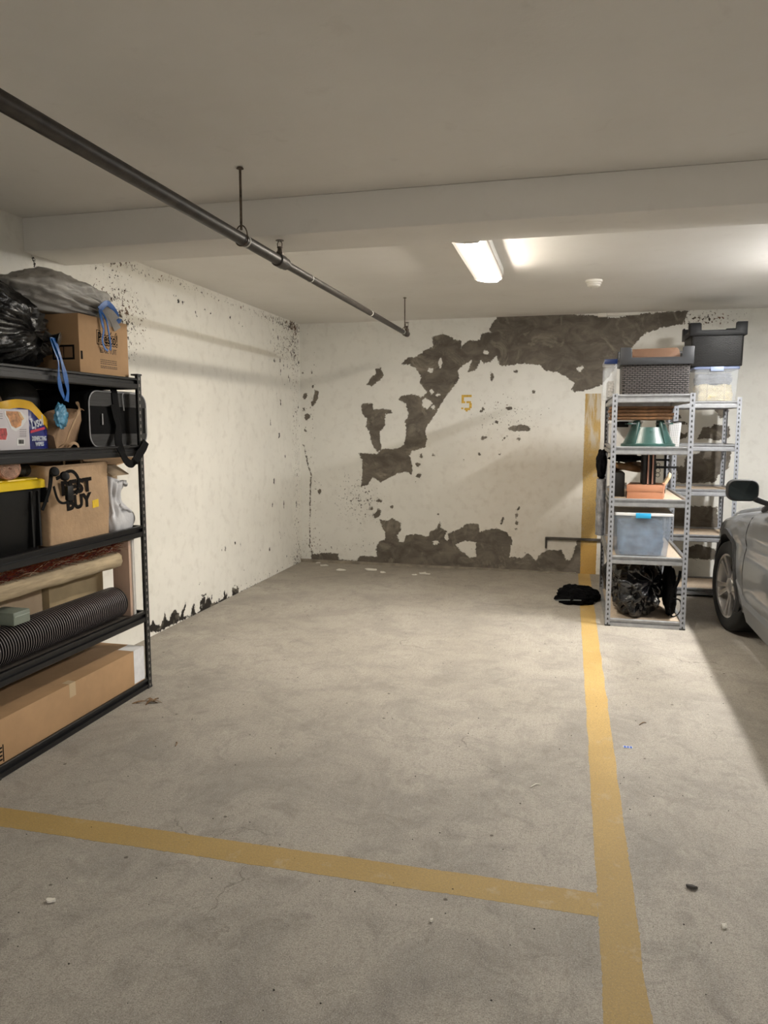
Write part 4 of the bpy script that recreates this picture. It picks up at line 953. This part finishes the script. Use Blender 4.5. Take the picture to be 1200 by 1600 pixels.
# second shelf, nearer rack
z0 = AT[3] + E1
m_gs = mat('green_stand_plastic', (.026, .068, .060), .33, var=.12, vscale=10); m_gsd = mat('dark_green_plastic', (.03, .085, .075), .4)
sx, sy = .598, 6.19
t = thing('tree_stand', 'green plastic christmas tree stand under the wicker trays', 'tree stand', (sx, sy, z0))
MB().lathe([(.200, z0), (.203, z0 + .004), (.203, z0 + .030), (.192, z0 + .034), (.186, z0 + .036), (.135, z0 + .150), (.132, z0 + .160), (.126, z0 + .160), (.126, z0 + .05)], (sx, sy, 0), 48, cap=True).build('bowl', m_gs, t, smooth=True, angle=35)
for k in range(4):
    a_ = pi / 4 + k * pi / 2; d = Vector((cos(a_), sin(a_), 0)); s_ = Vector((-sin(a_), cos(a_), 0)); o = Vector((sx, sy, z0)); q = MB()
    q.loft([[o + d * r + s_ * w_ * sg + Vector((0, 0, h)) for r, h, sg in ((ra, h, -1), (ra, h, 1), (rb, h, 1), (rb, h, -1))] for ra, rb, w_, h in ((.130, .192, .036, .035), (.120, .145, .026, .175), (.112, .132, .020, .212))])
    q.build('arm', m_gs, t, bevel=.004)
    MB().tube([o + d * .085 + Vector((0, 0, .186)), o + d * .205 + Vector((0, 0, .186))], .005, 8).build('bolt', m_galv, t, smooth=True)
    MB(T_(o + d * .207 + Vector((0, 0, .186))) @ d.to_track_quat('Z', 'Y').to_matrix().to_4x4()).box(-.016, .016, -.005, .005, -.003, .012).build('wing_nut', m_gsd, t, bevel=.003)
MB().lathe([(.008, 0), (.012, .004), (.0, .006)], (0, 0, 0), 12).build('plug', m_gsd, t, smooth=True, origin=(0, 0, 0)).matrix_local = T_(Vector((sx + .01, sy - .144, z0 + .135)) - ORG[t]) @ Vector((0, -1, .4)).to_track_quat('Z', 'Y').to_matrix().to_4x4()
m_wt = mat('brown_wicker_tray', (.16, .075, .028), .6, var=.6, vscale=60, bump=.9, bscale=90, bdist=.006, stretch=(.35, .35, 1.5))
for k, (lab, dx) in enumerate((('bottom woven brown tray of the stack on the green tree stand', 0), ('second woven brown tray from the bottom of the stack', .006), ('third woven brown tray from the bottom of the stack', -.005), ('topmost woven brown tray, just under the top shelf', .004))):
    zt = z0 + .2145 + .0262 * k; cx, w, d = .535 + dx, .465, .36
    q = MB()
    O = lambda s, z: rrect(cx, 6.235, w * s, d * s, .04, z, 5)
    q.loft([O(.93, zt), O(.985, zt + .006), O(1, zt + .0255), O(.975, zt + .0255), O(.95, zt + .010)])
    tag(q.build('wicker_tray', m_wt, None, smooth=True, angle=50), lab, 'tray', 'stack of woven trays')
t = thing('storage_bin', 'white plastic bin with black handle behind the left post of the nearer rack', 'bin', (.40, 6.62, z0))
cx, cy = .455, 6.66
MB().loft([rrect(cx, cy, .25 * s, .34 * s, .03, z, 4) for z, s in ((z0, .9), (z0 + .205, 1), (z0 + .205, .97), (z0 + .01, .88))]).build('tub', m_white, t, smooth=True, angle=40)
MB().loft([rrect(cx, cy, .265, .355, .03, z, 4) for z in (z0 + .192, z0 + .212)]).build('rim', m_white, t)
MB().box(.36, .47, 6.470, 6.482, z0 + .160, z0 + .205).build('handle', m_black, t, bevel=.004)
t = thing('perforated_basket', 'small white perforated basket right of the green tree stand', 'basket', (.815, 6.40, z0))
m, nt, b = newmat('perforated_white'); N = NB(nt); S = N.sep(N.obj())
hx_ = N.math('ABSOLUTE', N.math('SUBTRACT', N.math('FRACT', N.math('DIVIDE', N.math('ADD', S[0], S[1]), .014)), .5)); hz_ = N.math('ABSOLUTE', N.math('SUBTRACT', N.math('FRACT', N.math('DIVIDE', S[2], .014)), .5))
N.l(N.mix(N.math('LESS_THAN', N.math('MAXIMUM', hx_, hz_), .24), (.46, .46, .46), (.20, .20, .20)), b.inputs['Base Color']); b.inputs['Roughness'].default_value = .5
cx = .822; q = MB(); q.loft([rrect(cx, 6.56, w, d, .02, z, 4) for w, d, z in ((.085, .24, z0), (.108, .27, z0 + .20), (.100, .262, z0 + .20), (.078, .232, z0 + .008))]); q.build('basket_body', m, t, smooth=True, angle=40)
MB().tube(smooth_path([(cx - .045, 6.425, z0 + .185), (cx - .01, 6.42, z0 + .20), (cx + .03, 6.422, z0 + .205), (cx + .05, 6.43, z0 + .20)]), .004, 6).build('wire_handle', m_black, t, smooth=True)

# third shelf
z0 = AT[2] + E1
t = thing('shallow_box', 'shallow orange brown cardboard box on the third shelf of the nearer rack', 'box', (.60, 6.2, z0))
m_or = mat('orange_board', (.50, .23, .13), .6, var=.08, vscale=8); m_ord = mat('black_box_side', (.006, .0055, .0055), .5, var=.5, vscale=40)
MB(T_((.60, 6.22, 0)) @ Matrix.Rotation(radians(-9), 4, 'Z')).box(-.13, .135, -.14, .16, z0, z0 + .098).build('tray', m_or, t, bevel=.003)
MB(T_((.60, 6.22, 0)) @ Matrix.Rotation(radians(-9), 4, 'Z')).box(-.133, .138, -.143, .163, z0 + .06, z0 + .112).build('lid', m_or, t, bevel=.003)
MB(T_((.60, 6.22, 0)) @ Matrix.Rotation(radians(-9), 4, 'Z')).box(-.1345, -.1332, -.135, .155, z0 + .008, z0 + .105).build('dark_end', m_ord, t)
q = MB(T_((.60, 6.22, 0)) @ Matrix.Rotation(radians(-9), 4, 'Z'))
for k in range(3): MB(T_((.60, 6.22, 0)) @ Matrix.Rotation(radians(-9), 4, 'Z')).box(-.1355, -.1345, -.11 + .09 * k, -.06 + .09 * k, z0 + .04, z0 + .075).build('end_print', m_white, t)
zb2 = z0 + .1135
m_pink = mat('pinkish_spine', (.50, .30, .24), .6)
for k, (x, lab) in enumerate(((.565, 'leftmost black folder standing on the orange box'), (.598, 'black folder standing second on the orange box, striped spine'), (.632, 'rightmost black folder standing on the orange box, striped spine'))):
    t = thing('folder', lab, 'folder', (x, 6.18, zb2), 'black folders on the orange box')
    MB().box(x, x + .028, 6.145, 6.33, zb2, zb2 + .245).build('cover', m_ord, t, bevel=.003)
    if k: MB().box(x + .002, x + .014, 6.1438, 6.1455, zb2 + .004, zb2 + .240).build('spine_stripe', m_pink, t)
t = thing('wire_coil', 'thin black wire loops hanging right of the black folders', 'wire', (.68, 6.16, zb2))
for k, (zz, r) in enumerate(((.075, .016), (.110, .018), (.155, .013))):
    MB().tube([(.680 + r * cos(a_), 6.165, zb2 + zz + r * sin(a_)) for a_ in [2 * pi * i / 20 for i in range(21)]], .0022, 6).build('loop', m_black, t, smooth=True)
MB().tube([(.664, 6.165, zb2), (.664, 6.165, zb2 + .18)], .0022, 6).build('stem', m_black, t)
tag(MB().loft([[(p[0], 6.50 + p[1] * .1, p[2]) for p in ring] for ring in [[(.70 + .10 * f, 0, zb2 - .11 + .17 * f - .02), (.72 + .10 * f, 0, zb2 - .11 + .17 * f - .03), (.73 + .10 * f, .3, zb2 - .11 + .17 * f), (.71 + .10 * f, .3, zb2 - .11 + .17 * f + .02)] for f in (0, .5, 1)]]).build('wood_offcut', mat('pale_wood', (.58, .43, .26), .6, var=.2, vscale=20), None, bevel=.003), 'pale wooden offcut leaning behind the wire loops', 'wood')
t = thing('folding_stand', 'black metal folding stand with straight bars at the back of the third shelf', 'stand', (.62, 6.75, z0))
MB().tube([(.798, 6.72, z0), (.798, 6.72, z0 + .345)], .009, 8).build('upright', m_black, t, smooth=True); MB().tube([(.42, 6.72, z0), (.42, 6.72, z0 + .30)], .009, 8).build('upright', m_black, t, smooth=True)
MB().box(.40, .83, 6.712, 6.728, z0 + .275, z0 + .292).build('bar', m_black, t); MB().box(.42, .88, 6.640, 6.656, z0 + .215, z0 + .234).build('bar', m_black, t)
MB().box(.79, .806, 6.65, 6.72, z0 + .215, z0 + .232).build('bracket', m_black, t)
tag(blob('cable_bundle', (.455, 6.42, z0 + .31), (.12, .13, .035), 61, m_cloth, None, tie=(1, 0, 0), namp=.3, pleat=10, nu=40, nv=26), 'tangle of black cable on the hoop at the third shelf', 'cable')
tag(MB().tube([(.475 + .115 * cos(a_), 6.46 + .14 * sin(a_), z0 + .235 + .012 * sin(a_ * 2)) for a_ in [2 * pi * i / 40 for i in range(41)]], .028, 12).build('brown_hoop', mat('brown_hose', (.16, .085, .035), .45, var=.3, vscale=20), None, smooth=True), 'brown coiled hose at the left of the third shelf', 'hose')
tag(rbox(.345, .445, 6.30, 6.60, z0, z0 + .195, 'dark_case', m_ord, None, .01), 'dark case at the left of the third shelf under the brown hose', 'case')

# fourth shelf
z0 = AT[1] + E1
t = tub('clear_tote', 'clear plastic tote with white lid and blue latch on the fourth shelf', .348, .790, 5.998, 6.52, z0, .898, m_white, mat('sky_blue_latch', (.03, .36, .66), .4), mat('cloudy_tub_plastic', (.50, .60, .74), .18, alpha=.27, spec=.6), .86, False)
tag(blob('folded_cloth', (.568, 6.25, z0 + .125), (.165, .205, .14), 71, mat('blue_grey_fabric', (.13, .19, .29), .8, var=.6, vscale=9), None, namp=.09, sq=.15, floor=z0 + .016), 'blue grey fabric stuffed in the clear tote with white lid', 'clothing')
# bottom shelf
z0 = AT[0] + E1
t = thing('black_sack', 'bulging glossy black plastic sack on the bottom shelf of the nearer rack', 'bin bag', (.61, 6.35, z0))
blob('sack_body', (.560, 6.36, z0 + .212), (.198, .345, .225), 81, m_bags, t, tie=(.45, -.75, .35), pleat=7, pamp=.11, namp=.26, nscale=2.0, hf=.10, floor=z0, ceil=.475, nu=110, nv=60, sq=.8)
t = thing('black_holdall', 'matt black holdall with strap loops right of the glossy sack', 'bag', (.81, 6.15, z0))
blob('bag_body', (.818, 6.30, z0 + .20), (.044, .26, .20), 83, m_cloth, t, tie=(0, -1, .2), namp=.14, floor=z0, ceil=.47, nu=50, nv=34, sq=.8)
MB().ribbon(smooth_path([ony(1052, 935, 6.03), ony(1062, 938, 6.02), ony(1064, 950, 6.02), ony(1059, 960, 6.02), ony(1050, 963, 6.03), ony(1046, 950, 6.03)]), .024, (.3, 1, 0), .003).build('strap', m_cloth, t, smooth=True)
MB().ribbon(smooth_path([ony(1063, 892, 6.04), ony(1060, 907, 6.03), ony(1052, 925, 6.03), ony(1048, 942, 6.03)]), .022, (1, .3, 0), .003).build('strap', m_cloth, t, smooth=True)
tag(blob('black_sack', (.455, 6.90, z0 + .19), (.13, .20, .19), 85, m_bagk, None, tie=(0, 0, 1), namp=.16, floor=z0, ceil=.46, nu=50, nv=34), 'dull black bag at the back left of the bottom shelf', 'bin bag')
# beside the nearer rack
tag(blob('black_fleece', (.262, 6.36, 1.255), (.042, .16, .125), 91, m_fuzz, None, tie=(0, 0, 1), namp=.18, nu=50, nv=34), 'black fleece bundle hung on the left side of the nearer rack', 'cloth')
m_film = mat('grey_wrap_film', (.20, .20, .21), .22, var=.5, vscale=14, bump=.8, bscale=22, bdist=.02)
q = MB(); rings = []
for k in range(24):
    f = k / 23; rings.append([(.262 + (.036 + .008 * noise.noise(Vector((f * 9, i * .8, 1)))) * cos(2 * pi * i / 22), 6.30 + (.09 + .02 * noise.noise(Vector((f * 7, i * .6, 5)))) * sin(2 * pi * i / 22), .68 + .455 * f) for i in range(22)])
tag(q.loft(rings).build('film_wrapped_roll', m_film, None, smooth=True), 'grey film wrapped roll hanging under the black fleece', 'roll')
t = thing('black_cloth', 'heap of black cloth on the floor over the yellow line by the nearer rack', 'cloth', (.11, 6.80, 0))
blob('cloth_heap', (.10, 6.82, .035), (.185, .22, .095), 95, m_fuzz, t, tie=(0, 0, 1), namp=.22, pleat=9, pamp=.1, floor=.0013, nu=60, nv=40)
MB().ribbon(smooth_path([(-.08, 6.615, .035), (.0, 6.60, .045), (.10, 6.598, .05), (.14, 6.602, .05)]), .010, (0, .2, 1), .0015).build('pale_seam', mat('grey_seam', (.10, .11, .11), .5), t)
t = thing('wall_rail', 'dark metal rail across the foot of the back wall and yellow stripe', 'rail', (.1, YW - .03, .36))
MB().box(-.215, .62, YW - .032, YW - .002, .358, .385).build('bar', mat('dark_rail', (.055, .045, .035), .6, var=.5, vscale=20), t, bevel=.003)
MB().box(-.222, -.200, YW - .030, YW - .002, .262, .384).build('bracket', mat('dark_rail', (.055, .045, .035), .6), t, bevel=.003)

# ================================================================== grey car nosed up to the rear rack
m, nt, b = newmat('car_grey_paint'); N = NB(nt)
fl = N.noise(900, 2, .5, N.obj())
N.l(N.mix(N.ramp(fl, .35, .65), (.17, .177, .184), (.23, .237, .244)), b.inputs['Base Color']); b.inputs['Metallic'].default_value = .40; b.inputs['Roughness'].default_value = .38
b.inputs['Coat Weight'].default_value = .8; b.inputs['Coat Roughness'].default_value = .06
m_car = m
m_trim = mat('car_black_trim', (.016, .016, .017), .55); m_sill = mat('car_sill_grey', (.13, .132, .135), .45)
m_glass = mat('car_dark_glass', (.008, .010, .010), .04, spec=.8); m_rub = mat('tyre_rubber', (.010, .010, .010), .75, bump=.2, bscale=60)
m_rim = mat('alloy_silver', (.60, .58, .56), .3, metal=.8); m_rimd = mat('wheel_barrel_dark', (.06, .06, .06), .5, metal=.5)
CXC = 2.115                                                   # centre line of the car
car = thing('car', 'silver grey car parked nose first beside the grey racks, cut by the right edge', 'car', (CXC, 4.75, 0))
WY, WR, WZ, WYR = 6.09, .345, .345, 3.43
def arch(y, sill):
    z = sill
    for wy in (WY, WYR):
        dd = abs(y - wy)
        if dd < .405: z = max(z, WZ + sqrt(.405 ** 2 - dd ** 2))
    return z
def lerpt(tab, y):
    for (a, va), (c_, vc) in zip(tab, tab[1:]):
        if a >= y >= c_: return va + (vc - va) * (a - y) / (a - c_ + 1e-9)
    return tab[0][1] if y > tab[0][0] else tab[-1][1]
BELT = [(7.07, .60), (7.0, .67), (6.88, .745), (6.6, .825), (6.3, .878), (5.9, .935), (5.5, .99), (5.0, 1.03), (4.0, 1.06), (2.9, 1.10), (2.5, 1.06), (2.42, .95)]
HALF = [(7.07, .25), (7.055, .52), (7.02, .66), (6.94, .775), (6.8, .85), (6.6, .893), (6.3, .912), (5.6, .915), (4.0, .92), (2.9, .91), (2.6, .86), (2.46, .75), (2.42, .55)]
SILL = [(7.07, .34), (6.9, .26), (6.7, .235), (5.6, .235), (3.9, .235), (2.9, .26), (2.42, .38)]
ys = sorted(set([7.07, 7.055, 7.02, 6.98, 6.94, 6.88, 6.8, 6.7, 6.6] + [WY + .405 * cos(pi * k / 22) for k in range(23)] + [WYR + .405 * cos(pi * k / 16) for k in range(17)] + list(np.linspace(5.6, 3.9, 18)) + [2.95, 2.8, 2.6, 2.5, 2.46, 2.42]), reverse=True)
PROF = [(0, .055), (.10, .020), (.26, .002), (.42, -.004), (.56, .004), (.66, .020), (.74, .004), (.84, .012), (.92, .030), (.97, .060), (1.0, .105)]
def side_pt(y, t, sg):
    sill = lerpt(SILL, y); belt = lerpt(BELT, y); z = max(arch(y, sill), sill + (belt - sill) * t)
    tt = (z - sill) / (belt - sill); off = lerpt([(-a, v) for a, v in PROF], -tt)
    flare = 0
    for wy in (WY, WYR):
        r = sqrt((y - wy) ** 2 + (z - WZ) ** 2); flare += .020 * max(0, 1 - abs(r - .41) / .11)
    h = lerpt(HALF, y) - off + flare
    return Vector((CXC + sg * h, y, z))
for sg in (-1, 1):
    rings = [[side_pt(y, min(1, k / 22), sg) for k in range(23)] for y in ys]
    inner = [[p + Vector((-sg * .03, 0, 0)) for p in r] for r in rings]
    MB().loft(rings, False, False, closed=False).build('body_side', m_car, car, smooth=True, angle=50)
# hood, roof shell, tail, bumper
hood = []
for y in [yy for yy in ys if yy >= 5.42]:
    a_ = side_pt(y, 1, -1); w = CXC - a_.x
    hood.append([Vector((CXC - w * cos(pi * k / 16) , y, a_.z + .075 * sin(pi * k / 16) ** .6 * min(1, (7.1 - y) * 2.2))) for k in range(17)])
MB().loft(hood, False, False, closed=False).build('hood', m_car, car, smooth=True, angle=60)
for yy, nm in ((7.07, 'front_bumper'), (2.42, 'tailgate')):
    r0 = [side_pt(yy, k / 10, -1) for k in range(11)] + [side_pt(yy, 1 - k / 10, 1) for k in range(11)]
    MB().add(r0, [tuple(range(22))]).build(nm, m_car, car)
# greenhouse: glass and pillars
def gh(y0, z0_, h0, y1, z1_, h1, name, mt):
    MB().loft([[Vector((CXC - h0, y0, z0_)), Vector((CXC + h0, y0, z0_))], [Vector((CXC - h1, y1, z1_)), Vector((CXC + h1, y1, z1_))]], False, False, closed=False).build(name, mt, car)
gh(5.46, 1.035, .74, 4.68, 1.50, .60, 'windshield', m_glass)
MB().loft([[Vector((CXC - .60 * cos(pi * k / 10), y, z - .0 + .07 * sin(pi * k / 10))) for k in range(11)] for y, z in ((4.70, 1.49), (4.2, 1.545), (3.4, 1.55), (2.75, 1.49))], False, False, closed=False).build('roof', m_car, car, smooth=True)
gh(2.75, 1.49, .58, 2.45, 1.08, .72, 'rear_window', m_glass)
for sg in (-1, 1):
    bl = lambda y, d=0: Vector((CXC + sg * (lerpt(HALF, y) - .105 - d), y, lerpt(BELT, y) - .004))
    rf = lambda y, z: Vector((CXC + sg * .605, y, z))
    MB().loft([[bl(5.40), rf(4.70, 1.49)], [bl(5.0), rf(4.55, 1.50)], [bl(4.1), rf(4.1, 1.53)]], False, False, closed=False).build('side_window', m_glass, car)
    MB().loft([[bl(4.02), rf(4.02, 1.53)], [bl(3.4), rf(3.4, 1.535)], [bl(2.8), rf(2.9, 1.50)]], False, False, closed=False).build('side_window', m_glass, car)
    MB().tube([bl(5.48, -.004), rf(4.72, 1.495), rf(4.0, 1.545), rf(2.8, 1.49), bl(2.5)], .028, 8).build('roof_rail', m_trim, car, smooth=True)
    MB().tube([bl(4.06, -.002), rf(4.06, 1.535)], .026, 8).build('pillar', m_trim, car, smooth=True)
    MB().tube([bl(y, -.006) + Vector((0, 0, .004)) for y in np.linspace(5.38, 2.6, 16)], .010, 6).build('belt_moulding', mat('chrome_strip', (.5, .5, .5), .2, metal=.9), car, smooth=True)
    # wheel arch trim, sill
    for wy in (WY, WYR):
        pts = [(wy + .407 * cos(a_), WZ + .407 * sin(a_)) for a_ in [radians(-14) + radians(208) * k / 30 for k in range(31)]]
        q = MB(); rings = []
        for y, z in pts:
            z = max(z, .235); p = side_pt(y, max(0, (z - lerpt(SILL, y)) / (lerpt(BELT, y) - lerpt(SILL, y))), sg)
            n_ = Vector((0, y - wy, z - WZ)).normalized(); o_ = Vector((sg, 0, 0)); b0 = Vector((p.x, y, z))
            rings.append([b0 - n_ * .012 - o_ * .05, b0 - n_ * .012 + o_ * .010, b0 + n_ * .030 + o_ * .008, b0 + n_ * .036 - o_ * .02])
        q.loft(rings).build('wheel_arch_trim', m_trim, car, smooth=True, angle=50)
        liner = [[Vector((CXC + sg * x, wy + .40 * cos(a_), WZ + .40 * sin(a_))) for a_ in [pi * k / 16 - .1 for k in range(17)]] for x in (.90, .55)]
        MB().loft(liner, False, False, closed=False).add(liner[1] + [Vector((CXC + sg * .55, wy, .2))], [tuple(range(18))]).build('wheel_well', m_trim, car)
    yy = np.linspace(5.50, 3.86, 14)
    q = MB().loft([[side_pt(5.72, .0, sg) + Vector((-sg * .03, 0, -.01)), side_pt(5.72, .0, sg) + Vector((sg * .004, 0, -.01)), side_pt(5.72, .05, sg) + Vector((sg * .004, 0, 0)), side_pt(5.72, .06, sg) + Vector((-sg * .006, 0, 0))]] +
        [[side_pt(y, 0, sg) + Vector((-sg * .03, 0, -.03)), side_pt(y, 0, sg) + Vector((sg * .030, 0, -.025)), side_pt(y, .13, sg) + Vector((sg * .022, 0, 0)), side_pt(y, .17, sg) + Vector((-sg * .004, 0, 0))] for y in yy])
    q.build('sill_moulding', m_sill, car, smooth=True, angle=40)
    # door outlines and handles
    gap = lambda L, nm: MB().tube([side_pt(y, t, sg) + Vector((sg * .0005, 0, 0)) for y, t in L], .0035, 6).build(nm, m_trim, car)
    gap([(5.52 + .035 * sin(pi * k / 12) + .02 * k / 12, 1 - .83 * k / 12) for k in range(13)], 'door_gap')
    gap([(4.06, .98 - .8 * k / 10) for k in range(11)], 'door_gap')
    for y in (4.25, 3.25): MB().tube([side_pt(y, .80, sg) + Vector((sg * .012, 0, 0)), side_pt(y - .18, .80, sg) + Vector((sg * .012, 0, 0))], .013, 8).build('door_handle', m_car, car, smooth=True)
    # mirror
    mr = bpy.data.objects.new('side_mirror', None)
    mx = CXC + sg * 1.055; q = MB()
    rings = []
    for dy, s_ in ((0, .94), (.012, 1.0), (.05, 1.0), (.10, .86), (.135, .6), (.15, .3)):
        rings.append([(mx + p[0] * s_ - sg * .01 * (1 - s_), 5.02 + dy, 1.160 + p[1] * s_) for p in rrect(0, 0, .185, .134, .048, 0, 6)])
    mo = q.loft(rings).build('side_mirror', m_trim, car, smooth=True, angle=45)
    MB().loft([[(mx + p[0], 5.0185 + dy, 1.160 + p[1]) for p in rrect(0, 0, .165, .114, .042, 0, 6)] for dy in (0, .003)]).build('mirror_glass', mat('mirror_glass', (.06, .075, .08), .07, metal=.75), mo)
    MB().loft([[(CXC + sg * .975, 5.05, 1.085), (CXC + sg * .975, 5.13, 1.085), (CXC + sg * .975, 5.13, 1.125), (CXC + sg * .975, 5.05, 1.125)], [(CXC + sg * .82, 5.10, 1.03), (CXC + sg * .82, 5.24, 1.03), (CXC + sg * .82, 5.24, 1.06), (CXC + sg * .82, 5.10, 1.06)]]).build('mirror_foot', m_trim, mo, bevel=.006)
    # headlamp wrapping the corner
    MB().loft([[side_pt(y, t, sg) + Vector((sg * .004, 0, 0)) for t in (.78, .86, .93)] for y in (6.70, 6.80, 6.88, 6.94, 7.0)], False, False, closed=False).build('headlight', mat('headlight_lens', (.5, .52, .55), .08), car, smooth=True)
# wheels
def wheel(sg, wy, steer):
    M = T_((CXC + sg * .815, wy, WZ)) @ Matrix.Rotation(radians(steer), 4, 'Z') @ Matrix.Scale(sg, 4, (1, 0, 0))
    ty = MB(M).lathe([(.235, -.105), (.30, -.112), (.335, -.10), (.345, -.075), (.345, .075), (.335, .098), (.30, .112), (.252, .108), (.240, .095)], (0, 0, 0), 56, 'x', cap=False).build('tyre', m_rub, car, smooth=True, angle=50)
    MB(M).lathe([(.236, -.09), (.225, -.02), (.225, .06), (.243, .090), (.249, .099), (.245, .101), (.232, .094), (.215, .03), (.215, -.03), (.06, -.04)], (0, 0, 0), 48, 'x', cap=False).build('rim', m_rim, ty, smooth=True, angle=40)
    MB(M).lathe([(.222, .012), (.05, .012)], (0, 0, 0), 40, 'x').build('brake_cover', m_rimd, ty)
    for k in range(10):
        a_ = 2 * pi * k / 10 + (.13 if k % 2 else -.13) ; c_, s_ = cos(a_), sin(a_)
        q = MB(M); rr = []
        for r, x, w in ((.045, .078, .020), (.10, .074, .017), (.17, .082, .018), (.236, .094, .024)):
            rr.append([(x, r * c_ - w * s_, r * s_ + w * c_), (x, r * c_ + w * s_, r * s_ - w * c_), (x - .022, r * c_ + w * .7 * s_, r * s_ - w * .7 * c_), (x - .022, r * c_ - w * .7 * s_, r * s_ + w * .7 * c_)])
        q.loft(rr).build('spoke', m_rim, ty, bevel=.003)
    MB(M).lathe([(.062, .05), (.060, .082), (.035, .090), (0, .091)], (0, 0, 0), 24, 'x').build('hub_cap', m_rim, ty, smooth=True)
for sg in (-1, 1):
    wheel(sg, WY, 7); wheel(sg, WYR, 0)
MB().box(CXC - .80, CXC + .80, 2.6, 6.9, .22, .24).build('underbody', m_trim, car)

# ================================================================== litter on the floor
m_flake = mat('paint_flake_white', (.70, .67, .60), .7); R = random.Random(77)
def flake(x, y, s, label, grp=None, mt=None, name='paint_flake', cat='paint flake'):
    n = 9; poly = [(x + s * R.uniform(.5, 1.2) * cos(2 * pi * k / n), y + s * .7 * R.uniform(.5, 1.2) * sin(2 * pi * k / n)) for k in range(n)]
    h = [R.uniform(.002, .012) for _ in range(n)]
    q = MB().loft([[(p[0], p[1], .0005 + h[k] * .3) for k, p in enumerate(poly)], [(p[0], p[1], .003 + h[k]) for k, p in enumerate(poly)]])
    return tag(q.build(name, mt or m_flake), label, cat, grp)
for (px_, py_, s, lab) in ((532, 891, .06, 'white paint flake nearest the corner by the left wall'), (580, 891, .075, 'white paint flake second from the corner'), (598, 895, .04, 'small paint flake between two larger ones'),
                           (662, 897, .07, 'curled white paint flake below the middle of the back wall'), (648, 899, .03, 'tiny paint chip left of the curled flake'), (506, 884, .05, 'paint chips heaped at the foot of the left corner'), (498, 880, .03, 'small paint chip right in the corner')):
    p = onz(px_, py_, 0); flake(p.x, min(p.y, 8.0), s, lab, 'paint flakes by the back wall')
m_leaf = mat('dry_leaf', (.20, .12, .06), .8, var=.5, vscale=80)
p = onz(234, 1096, 0); t = thing('dried_leaves', 'small heap of dry brown leaf bits by the end of the black rack', 'leaf', (p.x, p.y, 0))
for k in range(7):
    a_ = R.uniform(0, 6.28); c = Vector((p.x + R.uniform(-.05, .05), p.y + R.uniform(-.04, .03), .004)); d = Vector((cos(a_), sin(a_), .15)) * R.uniform(.02, .045)
    MB().ribbon(smooth_path([c - d, c + Vector((0, 0, R.uniform(.004, .016))), c + d], 4), [.003 + .012 * sin(pi * j / 8) for j in range(9)], (-sin(a_), cos(a_), .2), .0008).build('leaf', m_leaf, t)
for (px_, py_, lab) in ((835, 1228, 'pale twig in the middle of the bay'), (275, 1163, 'curled dry leaf near the left rack'), (1003, 1131, 'dark twig right of the long yellow line')):
    p = onz(px_, py_, 0); a_ = R.uniform(0, 3); d = Vector((cos(a_), sin(a_), 0)) * .028; c = Vector((p.x, p.y, .0035))
    tag(MB().tube(smooth_path([c - d, c + Vector((.004, .006, .002)), c + d * .6, c + d + Vector((.008, -.01, 0))], 4), .0022, 6).build('twig', m_leaf if 'dark' in lab or 'leaf' in lab else m_flake, None, smooth=True), lab, 'twig')
p = onz(981, 1168, 0)
t = thing('paper_scrap', 'tiny blue and white scrap of paper right of the long yellow line', 'paper', (p.x, p.y, 0))
flk = MB().box(p.x - .022, p.x + .022, p.y - .012, p.y + .014, .0006, .0022).build('sheet', m_white, t)
for k in range(3): MB().box(p.x - .019 + .014 * k, p.x - .008 + .014 * k, p.y - .009, p.y + .010, .0022, .0030).build('blue_mark', mat('blue_print', (.03, .10, .45), .5), t)
p = onz(1081, 1388, 0); flake(p.x, p.y, .020, 'dark pebble on the concrete right of the line junction', None, mat('dark_pebble', (.05, .045, .04), .8), 'pebble', 'pebble')
p = onz(1131, 1450, 0); flake(p.x, p.y, .010, 'small white chip on the floor at lower right', None, None, 'paint_chip', 'paint flake')
p = onz(674, 1440, 0); flake(p.x, p.y, .009, 'small white chip on the floor below the cross line', None, None, 'paint_chip', 'paint flake')
p = onz(80, 1409, 0); flake(p.x, p.y, .016, 'pale paper crumb on the floor at lower left', None, None, 'paper_crumb', 'paper')
R = random.Random(9)
m_grit = mat('dark_grit', (.04, .033, .028), .9)
q = MB()
for k in range(240):
    x, y = R.uniform(-2.2, 1.0), 1.6 + 6.0 * R.random() ** 1.3; s = R.uniform(.0015, .004)
    q.add([(x + s * cos(a_), y + s * sin(a_), .0) for a_ in (0, 1.6, 3.1, 4.7)] + [(x, y, s)], [(0, 1, 4), (1, 2, 4), (2, 3, 4), (3, 0, 4), (3, 2, 1, 0)])
tag(q.build('floor_grit', m_grit), 'dark grit and crumbs scattered over the concrete floor', 'grit', None, 'stuff')
